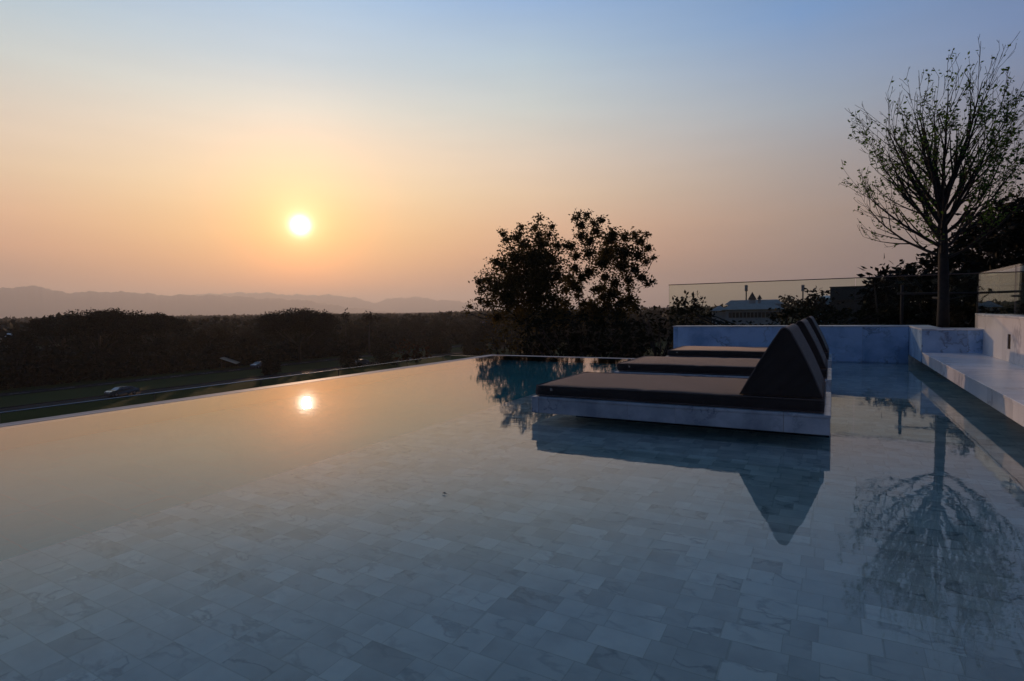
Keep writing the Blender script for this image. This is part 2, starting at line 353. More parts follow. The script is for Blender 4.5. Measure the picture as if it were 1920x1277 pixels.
# water: Fresnel mirror over a clear, faintly blue-green body
def watermat():
    m = bpy.data.materials.new('pool_water'); m.use_nodes = True; n = m.node_tree.nodes; l = m.node_tree.links; n.clear()
    g = n.new('ShaderNodeNewGeometry')
    def noise(sx, sy, sc, det, rough=0.5):
        mp = n.new('ShaderNodeMapping'); mp.inputs['Scale'].default_value = (sx, sy, 1); l.new(g.outputs['Position'], mp.inputs[0])
        z = n.new('ShaderNodeTexNoise'); z.inputs['Scale'].default_value = sc; z.inputs['Detail'].default_value = det; z.inputs['Roughness'].default_value = rough
        l.new(mp.outputs[0], z.inputs[0]); return z.outputs[0]
    b1 = n.new('ShaderNodeBump'); b1.inputs['Strength'].default_value = 1.0; b1.inputs['Distance'].default_value = 0.0007; l.new(noise(1, 1, 3.2, 2), b1.inputs['Height'])
    b2 = n.new('ShaderNodeBump'); b2.inputs['Strength'].default_value = 1.0; b2.inputs['Distance'].default_value = 0.00022; l.new(noise(1, 1.3, 13, 2), b2.inputs['Height']); l.new(b1.outputs[0], b2.inputs['Normal'])
    fr = n.new('ShaderNodeFresnel'); fr.inputs[0].default_value = 1.333; l.new(b2.outputs[0], fr.inputs['Normal'])
    t = n.new('ShaderNodeBsdfRefraction'); t.inputs['Color'].default_value = (0.86, 0.96, 0.98, 1); t.inputs['IOR'].default_value = 1.333; t.inputs['Roughness'].default_value = 0.0; l.new(b2.outputs[0], t.inputs['Normal'])
    gl = n.new('ShaderNodeBsdfGlossy'); gl.inputs['Roughness'].default_value = 0.0; gl.inputs[0].default_value = (1, 1, 1, 1); l.new(b2.outputs[0], gl.inputs['Normal'])
    mx = n.new('ShaderNodeMixShader'); l.new(fr.outputs[0], mx.inputs[0]); l.new(t.outputs[0], mx.inputs[1]); l.new(gl.outputs[0], mx.inputs[2])
    o = n.new('ShaderNodeOutputMaterial'); l.new(mx.outputs[0], o.inputs[0])
    return m
M_water = watermat()

# ------------------------------------------------------------------ the pool
PX0, PX1, PY0, PY1, PYF = -6.64, 1.62, -4.0, 12.06, 11.35   # left rim, right recess wall, near, marble wall, far rim
SHELF_X, SHELF_Z, DEEP_Z = -3.30, -0.30, -1.05
bm = bmesh.new()
def quad(bm, pts, mi):
    f = bm.faces.new([bm.verts.new(p) for p in pts]); f.material_index = mi; return f
XW = -2.90
quad(bm, [(SHELF_X, PY0, SHELF_Z), (PX1, PY0, SHELF_Z), (PX1, PY1, SHELF_Z), (SHELF_X, PY1, SHELF_Z)], 0)
quad(bm, [(SHELF_X, PY1, SHELF_Z), (SHELF_X, PY1, DEEP_Z), (SHELF_X, PY0, DEEP_Z), (SHELF_X, PY0, SHELF_Z)], 1)
quad(bm, [(PX0, PY0, DEEP_Z), (SHELF_X, PY0, DEEP_Z), (SHELF_X, PY1, DEEP_Z), (PX0, PY1, DEEP_Z)], 1)
quad(bm, [(PX0, PY0, DEEP_Z), (PX0, PYF, DEEP_Z), (PX0, PYF, -0.02), (PX0, PY0, -0.02)], 1)
quad(bm, [(XW, PY1, SHELF_Z), (PX1, PY1, SHELF_Z), (PX1, PY1, 0.137), (1.151, PY1, 0.137), (1.151, PY1, -0.02), (XW, PY1, -0.02)], 0)
quad(bm, [(PX1, PY0, SHELF_Z), (PX1, PY0, 0.137), (PX1, PY1, 0.137), (PX1, PY1, SHELF_Z)], 0)
quad(bm, [(PX0, PYF, DEEP_Z), (XW, PYF, DEEP_Z), (XW, PYF, -0.02), (PX0, PYF, -0.02)], 1)
quad(bm, [(PX0, PY0, DEEP_Z), (PX0, PY0, -0.02), (PX1, PY0, -0.02), (PX1, PY0, DEEP_Z)], 0)
tag(bm_obj('pool_basin', bm, [M_floor, M_deep]), kind='structure')
rimb = bmesh.new()
add_box(rimb, (-6.97, PY0, -1.1), (-6.901, PYF + 0.16, 0.004))
add_box(rimb, (-6.90, PY0, -1.1), (-6.765, PYF - 0.002, 0.0025))
add_box(rimb, (-6.7645, PY0, -1.1), (PX0 + 0.002, PYF - 0.002, -0.012))
add_box(rimb, (-6.899, PYF, -1.1), (XW, PYF + 0.16, 0.0035))
tag(bm_obj('pool_rim', rimb, M_rim, bevel=0.004), kind='structure')
tag(box('added_rim_facing', (-6.99, PY0, -1.15), (-6.971, PYF + .16, -0.004), plain('added_dark_facing', (.012, .014, .008), .7, spec=.1)), kind='structure')  # dark facing added outside the rim so the fence glass mirrors less light
wb = bmesh.new(); e_ = 0.002
poly = [(-6.9005, PY0 - e_), (PX1 + e_, PY0 - e_), (PX1 + e_, PY1 + e_), (XW - e_, PY1 + e_), (XW - e_, PYF + e_), (-6.9005, PYF + e_)]
top = [wb.verts.new((x, y, 0.0)) for x, y in poly]; bot = [wb.verts.new((x, y, DEEP_Z - 0.01)) for x, y in poly]
wb.faces.new(top); wb.faces.new(bot[::-1])
for i in range(6):
    j = (i + 1) % 6; wb.faces.new((top[j], top[i], bot[i], bot[j]))
tag(bm_obj('pool_water', wb, M_water), kind='structure')
# far wall, planter, bench, garden wall
w = empty('marble_wall', (-0.9, 12.2, 0)); tag(w, 'low blue-grey marble wall rising from the water behind the three loungers', 'wall')
def pbox(name, lo, hi, mat, root, bevel=0.0, segs=1):
    L = root.location; return box(name, [lo[i] - L[i] for i in range(3)], [hi[i] - L[i] for i in range(3)], mat, root, bevel, segs=segs)
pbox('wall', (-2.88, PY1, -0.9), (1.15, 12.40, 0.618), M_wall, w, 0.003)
pbox('coping', (-2.89, PY1 - 0.006, 0.6195), (1.15, 12.42, 0.643), M_bench, w, 0.003)
pl = empty('marble_planter', (1.8, 11.3, 0)); tag(pl, 'square marble planter block at the end of the bench holding the bare tree', 'planter')
pbox('side_panel', (1.155, 10.44, 0.139), (1.46, 12.40, 0.618), M_wall, pl, 0.003)
pbox('front_panel', (1.4605, 10.44, 0.139), (3.3, 10.93, 0.618), M_wall, pl, 0.003)
pbox('side_coping', (1.149, 10.434, 0.6195), (1.46, 12.42, 0.643), M_bench, pl, 0.002)
pbox('front_coping', (1.4605, 10.434, 0.6195), (3.3, 10.935, 0.643), M_bench, pl, 0.002)
pbox('soil', (1.461, 10.936, 0.3), (3.4, 12.9, 0.56), M_soil, pl)
bn = empty('marble_bench', (1.4, 4, 0)); tag(bn, 'long low marble bench overhanging the right side of the pool', 'bench')
pbox('seat', (1.165, PY0, 0.139), (1.868, 10.438, 0.268), M_bench, bn, 0.003)
pbox('coping', (1.160, PY0, 0.2695), (1.868, 10.438, 0.293), M_bench, bn, 0.002)
pbox('support_wall', (1.625, PY0, -0.3), (1.86, 12.0, 0.138), M_dark, bn)
# garden wall with a slot for the step light; its shade is a near-black filler
gw = empty('garden_wall', (2.0, 3, 0)); tag(gw, 'tall pinkish marble wall with a slot light beside the bench', 'wall')
bm = bmesh.new()
SY0, SY1, SZ0, SZ1 = 8.975, 9.115, 0.445, 0.625
gz = 0.845
for lo, hi in (((1.87, PY0, 0.0), (2.12, SY0, gz - 0.026)), ((1.87, SY1, 0.0), (2.12, 10.80, gz - 0.026)), ((2.035, 10.80, 0.0), (2.12, 11.95, gz - 0.026)),
               ((1.87, SY0, 0.0), (2.12, SY1, SZ0)), ((1.87, SY0, SZ1), (2.12, SY1, gz - 0.026))):
    add_box(bm, (lo[0] - 2.0, lo[1] - 3, lo[2]), (hi[0] - 2.0, hi[1] - 3, hi[2]))
bmesh.ops.remove_doubles(bm, verts=list(bm.verts), dist=0.0001)
bm_obj('wall', bm, M_stone, gw)
pbox('coping', (1.862, PY0, gz - 0.025), (2.13, 10.81, gz), M_bench, gw, 0.002)
pbox('coping', (2.030, 10.811, gz - 0.025), (2.13, 11.95, gz), M_bench, gw, 0.002)
pbox('slot_light', (1.876, SY0 + 0.002, SZ0 + 0.002), (1.93, SY1 - 0.002, SZ1 - 0.002), plain('slot_dark', (0.012, 0.005, 0.005), 0.7, spec=.1), gw)

# the building under the terrace and the deck beside it
tag(box('terrace_podium', (-9.0, PY0 - 4, -12), (14, 14.2, -1.2), M_dark), kind='structure')
tag(box('terrace_deck', (2.14, PY0, -1.19), (14, 10.9, 0.55), plain('deck_stone', (0.25, 0.23, 0.22), 0.6, noise=0.2)), kind='structure')
tag(box('terrace_lawn', (3.42, 10.95, -1.19), (14, 13.9, 0.5), plain('terrace_grass', (0.03, 0.04, 0.015), 0.9, noise=0.3, nscale=8)), kind='structure')

# ------------------------------------------------------------------ loungers
def make_lounger(y0, depth, label, seed):
    r = empty('pool_lounger', (-1.23, y0 + depth / 2, 0.0)); tag(r, label, 'sun lounger', 'marble and taupe loungers standing in the pool')
    hd = depth / 2 + 0.05
    bx = lambda name, lo, hi, mat, bv=0.0, sg=2: box(name, lo, hi, mat, r, bv, segs=sg)
    # plinth, inset under the slab; shade of the gap is put into its dark colour
    bx('plinth', (-1.0, -0.12, -0.301), (1.215, hd - 0.15, 0.0555), M_dark)
    bm = bmesh.new(); add_box(bm, (-1.22, -hd, 0.056), (1.22, hd, 0.182)); bm_obj('platform', bm, M_slab, r, bevel=0.003, segs=1)
    bx('platform_top', (-1.224, -hd - 0.004, 0.183), (1.224, hd + 0.004, 0.205), M_slab, 0.002, 1)
    # mattress: gently pillowed box
    rg = random.Random(seed)
    X0, X1, Y0, Y1, Z0, Z1 = -1.185, 1.172, -depth / 2, depth / 2, 0.2055, 0.314
    nx, ny = 40, 20; V = []; Fc = []
    def prof(u):  # round the borders
        return max(0.0, 1 - abs(2 * u - 1) ** 18)
    ph = [rg.random() * 6.28 for _ in range(6)]
    def topz(u, v):
        z = Z1 - 0.010 * (1 - prof(u) * prof(v))
        z += 0.0022 * math.sin(u * 9 + ph[0]) * math.sin(v * 5 + ph[1]) + 0.0012 * math.sin(u * 27 + v * 11 + ph[2])
        # creases near the fold
        z -= 0.007 * math.exp(-((u - 0.42 - 0.05 * v) / 0.012) ** 2) * (0.5 + 0.5 * math.sin(v * 7 + ph[3]))
        return z
    for j in range(ny + 1):
        for i in range(nx + 1):
            u = 0.5 - 0.5 * math.cos(math.pi * i / nx) if False else i / nx; v = j / ny
            V.append((X0 + u * (X1 - X0), Y0 + v * (Y1 - Y0), topz(u, v)))
    for j in range(ny):
        for i in range(nx):
            a = j * (nx + 1) + i; Fc.append((a, a + 1, a + nx + 2, a + nx + 1))
    ring = [i for i in range(nx + 1)] + [j * (nx + 1) + nx for j in range(1, ny + 1)] + [ny * (nx + 1) + i for i in range(nx - 1, -1, -1)] + [j * (nx + 1) for j in range(ny - 1, 0, -1)]
    prev = ring
    for k, (zz, out) in enumerate(((Z1 - 0.016, 0.006), (Z1 - 0.05, 0.009), (Z0 + 0.022, 0.007), (Z0 + 0.006, 0.0), (Z0, -0.012))):
        cur = []
        for idx in ring:
            x, y, z = V[idx]; ex = (x - (X0 + X1) / 2) / (X1 - X0) * 2; ey = y / (Y1 - Y0) * 2
            bul = 0.003 * math.sin(x * 6 + y * 5 + ph[4] + k)
            cur.append(len(V)); V.append((x + (out + bul) * (1 if ex > .999 else -1 if ex < -.999 else 0), y + (out + bul) * (1 if ey > .999 else -1 if ey < -.999 else 0), zz))
        n_ = len(ring)
        for i in range(n_): Fc.append((prev[i], cur[i], cur[(i + 1) % n_], prev[(i + 1) % n_]))
        prev = cur
    Fc.append(tuple(prev[::-1]))
    mt = mesh_obj('mattress', V, Fc, M_fab, r, smooth=True)
    for zz in (Z1 - 0.008, Z0 + 0.012):
        tb = Tubes(); c = [(X0 - .004, Y0 - .004, zz), (X1 + .004, Y0 - .004, zz), (X1 + .004, Y1 + .004, zz), (X0 - .004, Y1 + .004, zz)]
        for i in range(4):
            a, b = np.array(c[i]), np.array(c[(i + 1) % 4]); tb.path([a, a * .5 + b * .5, b], [.0042] * 3, 6)
        tb.build('piping', M_pipe, mt)
    box('label_tag', (-1.045, Y0 - .0125, .262), (-1.022, Y0 - .0108, .285), M_rail, mt)
    # wedge backrest
    prof2 = []
    foot, apexl, apexr, heel = (0.590, 0.316), (0.885, 0.835), (0.935, 0.835), (1.170, 0.316)
    def bez(a, c, b, n): return [((1 - t) ** 2 * a[0] + 2 * t * (1 - t) * c[0] + t * t * b[0], (1 - t) ** 2 * a[1] + 2 * t * (1 - t) * c[1] + t * t * b[1]) for t in [k / n for k in range(n + 1)]]
    for k in range(8):
        t = k / 8; prof2.append((foot[0] + (apexl[0] - 0.012 - foot[0]) * t - 0.006 * math.sin(math.pi * t), foot[1] + (apexl[1] - 0.02 - foot[1]) * t))
    prof2 += bez((apexl[0] - 0.012, apexl[1] - 0.02), (0.905, 0.868), (apexr[0] + 0.014, apexr[1] - 0.02), 7)
    for k in range(1, 9):
        t = k / 8; a = (apexr[0] + 0.014, apexr[1] - 0.02); prof2.append((a[0] + (heel[0] - a[0]) * t + 0.012 * math.sin(math.pi * t), a[1] + (heel[1] - a[1]) * t))
    m_ = len(prof2); ys = [(-depth / 2 + 0.02, .97), (-depth / 2 + 0.026, .985), (-depth / 2 + 0.036, 1)] + [(-depth / 2 + 0.036 + (depth - 0.072) * k / 8, 1) for k in range(1, 8)] + [(depth / 2 - 0.036, 1), (depth / 2 - 0.026, .985), (depth / 2 - 0.02, .97)]
    cx_, cz_ = 0.88, 0.48; V = []; Fc = []
    for (y, s) in ys:
        for (x, z) in prof2: V.append((cx_ + (x - cx_) * s, y + 0.003 * math.sin(x * 17 + z * 13), max(0.3155, cz_ + (z - cz_) * s)))
    for j in range(len(ys) - 1):
        for i in range(m_):
            a = j * m_ + i; b = j * m_ + (i + 1) % m_; Fc.append((a, b, b + m_, a + m_))
    Fc.append(tuple(range(m_))[::-1]); Fc.append(tuple((len(ys) - 1) * m_ + i for i in range(m_)))
    wd = mesh_obj('backrest', V, Fc, M_fab, r, smooth=False)
    for p_ in wd.data.polygons: p_.use_smooth = len(p_.vertices) == 4
    for yy in (-depth / 2 + 0.028, depth / 2 - 0.028):
        tb = Tubes(); pts = [(x, yy, z) for x, z in prof2]; tb.path(pts, [.0045] * len(pts), 6)
        tb.build('piping', M_pipe, wd)
    return r
make_lounger(4.82, 1.21, 'nearest of the three marble loungers, its taupe mattress and wedge backrest in full view', 1)
make_lounger(7.16, 1.24, 'middle lounger of the three, its taupe mattress behind the nearest one', 2)
make_lounger(9.74, 1.15, 'farthest lounger, nearest the blue marble wall, mostly hidden behind the others', 3)

# ------------------------------------------------------------------ glass fences
def glass_fence(name, label, p0, p1, z0, z1, n, rail_r, rail_mat, cap=True, thick=0.014, gm=None):
    p0, p1 = np.array(p0, float), np.array(p1, float); d = (p1 - p0); L = np.linalg.norm(d); d /= L; nn = np.array([-d[1], d[0]])
    r = empty(name, ((p0 + p1)[0] / 2, (p0 + p1)[1] / 2, z0)); tag(r, label, 'glass fence')
    c0 = (p0 + p1) / 2
    def pt(t, off, z): q = p0 + d * t + nn * off - c0; return (q[0], q[1], z - z0)
    gap = 0.014
    for k in range(n):
        a, b = L * k / n + gap / 2, L * (k + 1) / n - gap / 2
        V = [pt(t, o, z) for z in (z0, z1) for t, o in ((a, -thick / 2), (b, -thick / 2), (b, thick / 2), (a, thick / 2))]
        Fc = [(0, 1, 5, 4), (2, 3, 7, 6), (1, 2, 6, 5), (3, 0, 4, 7), (4, 5, 6, 7), (3, 2, 1, 0)]
        mesh_obj('glass_panel', V, Fc, [gm or M_glass, M_edge], r, midx=[0, 0, 1, 1, 1, 1])
    if rail_r > 0:
        tb = Tubes(); tb.path([pt(0, 0, z1 + rail_r * 0.6), pt(L / 2, 0, z1 + rail_r * 0.6), pt(L, 0, z1 + rail_r * 0.6)], [rail_r] * 3, 8)
        tb.build('top_rail', rail_mat, r)
    return r
M_darkrail = plain('bronze_rail', (0.10, 0.055, 0.045), 0.4, metal=0.3)
glass_fence('glass_fence', 'long glass balustrade with a steel rail beyond the infinity edge on the left', (-8.25, 11.45), (-8.25, -4.0), -1.15, -0.062, 9, 0.009, M_rail)
glass_fence('glass_fence', 'low glass balustrade beyond the far pool rim, in front of the leafy tree pair', (-3.3, 11.70), (-8.23, 11.70), -1.15, -0.068, 3, 0.007, M_rail, gm=M_glass_clear)
glass_fence('glass_fence', 'tall glass fence with a thin bronze rail behind the low blue marble wall', (-3.24, 13.15), (7.6, 12.70), 0.2, 1.53, 3, 0.009, M_darkrail, gm=M_glass_clear)
glass_fence('glass_fence', 'glass panels reflecting the sky on top of the tall pinkish marble wall', (2.065, 11.90), (2.065, -3.2), 0.8455, 1.497, 7, 0.0, M_rail, thick=0.012)

# ------------------------------------------------------------------ bare ornamental tree in the planter
def bare_tree():
    r = empty('bare_tree', (1.555, 11.55, 0.56)); tag(r, 'nearly bare vase-shaped tree with small fresh leaves standing in the marble planter', 'tree')
    rg = random.Random(21)
    tr = Tubes(); tw = Tubes(); leaves = []
    O = np.array([0.0, 0.0, 0.0])
    axis = [np.array([0, 0, -0.05]), np.array([0.0, 0, 0.5]), np.array([-0.012, 0.01, 1.2]), np.array([-0.03, 0.0, 1.7]), np.array([-0.05, 0.02, 2.15])]
    tr.path(axis, [.092, .078, .069, .063, .054], 12)
    def grow(p, d, L, rad, level, up, tubes):
        n = max(4, int(L / 0.13)); pts = [p.copy()]; radii = [rad]
        d = d / np.linalg.norm(d); kids = []
        for i in range(n):
            t = (i + 1) / n
            d = d + np.array([rg.gauss(0, .042), rg.gauss(0, .042), up * (0.5 + 0.5 * t) + rg.gauss(0, .03)]); d /= np.linalg.norm(d)
            p = p + d * L / n; pts.append(p.copy()); radii.append(max(0.0026, rad * (1 - 0.85 * t)))
            if level < 3 and t > (0.12 if level == 0 else 0.15) and rg.random() < (0.92 if level == 0 else 0.62 if level == 1 else 0.28): kids.append((p.copy(), d.copy(), t))
            if level >= 1 and level > 0: leaves_here(p, d, level, t)
        tubes.path(pts, radii, 6 if level == 0 else 4)
        for (kp, kd, t) in kids:
            a = rg.random() * 6.283; q = np.cross(kd, [math.cos(a), math.sin(a), .3]); q /= np.linalg.norm(q) + 1e-9
            nd = kd * rg.uniform(.85, 1.0) + q * rg.uniform(.32, .6)
            grow(kp, nd, L * rg.uniform(.34, .56) * (1.1 - .4 * t), max(.003, rad * (1 - .85 * t) * .62), level + 1, up * 1.25, tw)
    def leaves_here(p, d, level, t):
        # more foliage in the middle and right, bare whips at the left and top
        x = p[0] * RC[0][0] + p[1] * RC[0][1]
        g = 0.48 if x > -0.45 else 0.22
        if p[2] > 3.6: g *= 0.3
        if math.hypot(p[0], p[1]) > 1.75: g *= 0.5
        if rg.random() < g:
            for _ in range(rg.choice((1, 2, 2, 3))): leaves.append(p + np.array([rg.gauss(0, .022), rg.gauss(0, .022), rg.gauss(0, .022)]))
    N = 24
    for k in range(N):
        t = k / (N - 1)
        z = 1.15 + 1.0 * t ** 0.9
        a = k * 2.39996 + rg.uniform(-.3, .3)
        inc = math.radians(66 - 50 * t + rg.uniform(-6, 6))
        d = np.array([math.cos(a) * math.sin(inc), math.sin(a) * math.sin(inc), math.cos(inc)])
        L = rg.uniform(1.42, 1.85) * (1.02 + 0.03 * t)
        base = np.array([-0.03 - .02 * t, 0.0, z]); grow(base, d, L, rg.uniform(.021, .028) + .010 * t, 0, 0.075 * (1 - 0.6 * t) + .012, tr)
    trk = tr.build('trunk', M_bark, r); tw.build('twigs', M_bark, r)
    leaf_mesh('foliage', leaves, 0.056, M_fresh, r, 5, wide=0.55)
    return r
bare_tree()
st = empty('tree_stake', (1.6, 12.2, 0.5)); tag(st, 'dark wooden goalpost frame bracing the bare tree trunk', 'tree stake')
def cyl(name, a, b, r0, mat, parent, n=8):
    t = Tubes(); t.path([np.array(a), (np.array(a) + np.array(b)) / 2, np.array(b)], [r0, r0, r0 * .96], n); return t.build(name, mat, parent)
cyl('post', (-0.52, 0.30, -0.03), (-0.52, 0.30, 0.86), .026, M_wood, st); cyl('post', (0.57, 0.30, -0.03), (0.57, 0.30, 0.80), .026, M_wood, st)
cyl('crossbar', (-0.60, 0.25, 0.70), (0.66, 0.25, 0.68), .020, M_wood, st)
cyl('crossbar', (-0.07, 0.25, 0.62), (-0.09, -0.72, 0.60), .018, M_wood, st)

# ------------------------------------------------------------------ leafy tree pair beyond the pool
GROUND = -12.0
def blobs_at(lst, dist, origin, seed, depth=1.0):
    rg = random.Random(seed); out = []
    for b in lst:
        px, py, r = b[:3]; dens = b[3] if len(b) > 3 else 1.0
        u = ray(px, py); sc = dist / math.hypot(u[0], u[1])
        rr = r * sc
        dd = dist + rg.gauss(0, depth)
        c = at_d(px, py, dd) - origin
        out.append((c, rr * dd / dist, dens))
    return out
def leafy_tree(name, label, cat, dist, base_px, lst, leaf, per, mat, seed, trunk_r=0.16, fork_z=None, group=None, depth=1.0, ground=GROUND, limbs=True, wide=0.5, droop=0.15):
    b = at_d(base_px, 620, dist); org = np.array([b[0], b[1], ground])
    r = empty(name, tuple(org)); tag(r, label, cat, group)
    blobs = blobs_at(lst, dist, org, seed, depth)
    P = blob_points(blobs, per, seed)
    leaf_mesh('crown', P, leaf, mat, r, seed, wide=wide, droop=droop)
    rg = random.Random(seed); tb = Tubes()
    H = max(c[2] for c, _, _ in blobs); fz = fork_z - ground if fork_z is not None else H * 0.55
    tb.path([(0, 0, -0.3), (rg.uniform(-.2, .2), 0, fz * .5), (0, 0, fz)], [trunk_r * 1.3, trunk_r, trunk_r * .75], 9)
    if limbs:
        root = np.array([0, 0, fz]); nodes = [(root, trunk_r * .75)]
        for c, rr, dens in sorted(blobs, key=lambda b: np.linalg.norm(b[0] - root)):
            if c[2] < fz + .3: continue
            dc = np.linalg.norm(c - root)
            par = min(nodes, key=lambda q: np.linalg.norm(q[0] - c) + 0.35 * np.linalg.norm(q[0] - root) + (3 if q[0][2] > c[2] + .2 else 0))
            s, r0 = par; e = c; m = (s + e) / 2 + np.array([rg.uniform(-.1, .1), rg.uniform(-.1, .1), -0.08 * np.linalg.norm(e - s)])
            r1 = max(.018, r0 * .55); tb.path([s, m, e], [r0 * .8, (r0 + r1) * .36, r1], 5); nodes.append((c, r1))
    tb.build('trunk', M_bark, r)
    return r
L_tree = [(1012,408,6),(1003,426,9),(1010,440,12),(1035,425,7),(1030,440,9),(978,427,7),(975,440,8),(944,438,8),(950,450,8),(968,446,10),(980,458,13),(1015,458,14),(1045,460,11),(1063,460,8),
  (1000,485,34,1.3),(965,485,22),(928,490,8),(940,497,14),(1032,487,22),(915,523,11),(898,528,9),(928,540,20,1.1),(965,525,34,1.5),(1015,525,34,1.5),(903,543,9),(900,563,10,.6),(880,575,8,.6),(878,587,6,.5),
  (915,570,13,.7),(953,560,28,1.3),(1003,560,32,1.4),(1038,560,16,.8),(1045,515,14,.8),(985,590,30,1.2),(1030,590,20,.8),(935,595,18,.8)]
R_tree = [(1082,407,7),(1100,402,6),(1090,423,9),(1128,412,7),(1113,418,7),(1118,433,10),(1090,443,10),(1105,452,11),(1073,462,8),(1080,480,9),(1150,438,10),(1143,450,11),(1171,445,9),(1191,440,8),
  (1200,452,9),(1213,440,5),(1216,465,7),(1226,483,5),(1211,490,7),(1196,478,11),(1170,473,17),(1140,475,20),(1128,493,14),(1103,475,10),(1166,500,15),(1191,505,10),(1203,520,9),(1223,528,5),(1213,533,5),
  (1178,525,10),(1153,530,11),(1178,543,5),(1158,548,6),(1135,520,9),(1105,510,11),(1078,503,9),(1065,523,10),(1090,520,10),(1128,540,9),(1130,557,8),(1115,543,7),(1085,543,7),(1083,556,6),(1060,542,8),
  (1095,570,8),(1058,568,9),(1140,572,12),(1166,568,12),(1190,574,10),(1075,535,12),(1050,590,20),(1110,575,14),(1145,552,13),(1180,560,12),(1120,590,16),(1090,592,14,.8),(1160,592,16),(1060,592,12,.8)]
leafy_tree('leafy_tree', 'left one of the large-leaved tree pair against the orange sky, with the denser crown', 'tree', 33, 1000, L_tree, 0.175, 2500, M_teak, 3, 0.2, fork_z=-2.5)
leafy_tree('leafy_tree', 'right one of the large-leaved tree pair, looser crown with sky showing through', 'tree', 34, 1120, R_tree, 0.175, 4600, M_teak, 4, 0.18, fork_z=-2.0)
# shrubs at their feet
def shrub(name, label, dist, lst, leaf, per, mat, seed, cat='shrub', group=None, depth=0.6, droop=0.05):
    bx_ = sum(b[0] for b in lst) / len(lst)
    b = at_d(bx_, 640, dist); zmin = min(at_d(x, y + r, dist)[2] for x, y, r, *_ in lst) - 0.3
    org = np.array([b[0], b[1], zmin]); r = empty(name, tuple(org)); tag(r, label, cat, group)
    bl = blobs_at(lst, dist, org, seed, depth)
    leaf_mesh('foliage', blob_points(bl, per, seed), leaf, mat, r, seed, droop=droop)
    tb = Tubes(); rg = random.Random(seed)
    for c, rr, _ in bl:
        tb.path([(rg.uniform(-.2, .2), rg.uniform(-.2, .2), -0.4), np.array(c) * .5 + rg.uniform(-.1, .1), c], [.05, .03, .012], 4)
    tb.build('stems', M_bark, r); return r
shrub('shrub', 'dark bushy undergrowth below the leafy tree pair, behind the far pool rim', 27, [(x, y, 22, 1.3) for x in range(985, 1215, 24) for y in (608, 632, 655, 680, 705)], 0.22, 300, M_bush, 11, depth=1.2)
shrub('shrub', 'olive-brown shrub at the far left pool corner', 24, [(925,635,18),(945,622,16),(955,650,22),(918,655,16),(935,672,20),(960,615,14),(975,640,18),(968,670,18),(940,695,22)], 0.2, 300, M_brownbush, 12)
shrub('shrub', 'dark green shrub left of the marble wall', 18, [(1215,600,16),(1240,590,14),(1235,615,22,1.3),(1255,635,22,1.3),(1215,635,24,1.3),(1230,660,24,1.3),(1262,600,14),(1200,585,8),(1262,660,20,1.3)], 0.14, 520, M_bush, 13)

# hedge behind the glass fence, and the trees at the right
hb = [(x, 589 + 3 * math.sin(x * .13), 12, 1.5) for x in list(range(1270, 1332, 12)) + list(range(1475, 1660, 14))] + [(x, 611 + 2 * math.sin(x * .2), 8, 2.0) for x in range(1270, 1660, 9)] + [(x, 624, 14, 1.3) for x in range(1270, 1660, 14)]
shrub('hedge', 'long dark hedge behind the glass fence and low marble wall', 17, hb, 0.11, 900, M_bush, 14, cat='hedge')
r_dark = [(x, y, 22, 1.5) for x in range(1655, 1850, 22) for y in (528, 552, 578, 604)] + [(1700,508,14),(1712,500,10),(1735,492,14),(1760,492,22,1.3),(1790,485,20,1.2),(1690,515,10),(1640,530,12),(1630,545,14),(1626,565,18,1.2),(1620,590,20,1.3),(1648,590,20,1.3),(1820,500,22,1.3)]
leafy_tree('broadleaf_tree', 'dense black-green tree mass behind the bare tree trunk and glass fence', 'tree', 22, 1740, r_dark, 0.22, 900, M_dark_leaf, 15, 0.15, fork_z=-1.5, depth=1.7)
r_tall = [(1905,376,9),(1875,383,10),(1890,392,14),(1862,392,8),(1816,402,8),(1841,402,9),(1812,430,12),(1830,420,14),(1858,421,16),(1880,415,22,1.1),(1910,410,20,1.1),(1800,452,12),(1790,468,9),(1825,448,20,1.2),(1855,455,26,1.3),(1890,450,30,1.4),(1930,440,34,1.3),
          (1815,478,20,1.1),(1850,490,22,.8),(1885,492,18,.6),(1915,490,18,.6),(1960,400,40,1.2),(1990,450,50,1.2),(1925,385,12),(1950,480,40,1.1),(1835,515,26,1.3),(1870,520,28,1.3),(1910,525,30,1.3),(1880,560,34,1.3),(1930,560,40,1.3)]
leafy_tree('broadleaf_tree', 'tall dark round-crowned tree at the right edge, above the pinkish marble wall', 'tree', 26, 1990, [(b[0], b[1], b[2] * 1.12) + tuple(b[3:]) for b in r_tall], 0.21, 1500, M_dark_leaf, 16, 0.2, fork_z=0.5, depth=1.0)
leafy_tree('small_tree', 'small large-leaved tree top left of the dense black-green mass, behind the fence', 'tree', 20, 1655, [(1642,519,5),(1652,515,5),(1664,514,5),(1635,527,5),(1650,528,7),(1668,524,8),(1680,514,6),(1690,508,6),(1660,538,9),(1640,538,7),(1678,532,9),(1690,525,8)], 0.15, 500, M_dark_leaf, 17, 0.06, fork_z=-1, depth=.3)
leafy_tree('small_tree', 'round fresh-green treetop behind the left end of the tall glass fence', 'tree', 40, 1290, [(1263,572,8),(1275,564,8),(1288,557,7),(1285,568,10),(1300,562,8),(1300,575,11),(1270,580,10),(1285,584,12),(1312,577,9)], 0.30, 330, M_bush, 18, 0.12, fork_z=-3, depth=.6)
leafy_tree('small_tree', 'thin airy treetop just left of the far school-like building', 'tree', 42, 1308, [(1307,553,5),(1302,560,5),(1314,560,5),(1319,563,4),(1308,568,6),(1310,578,6)], 0.26, 220, M_bush, 19, 0.10, fork_z=-1.5, depth=.3)
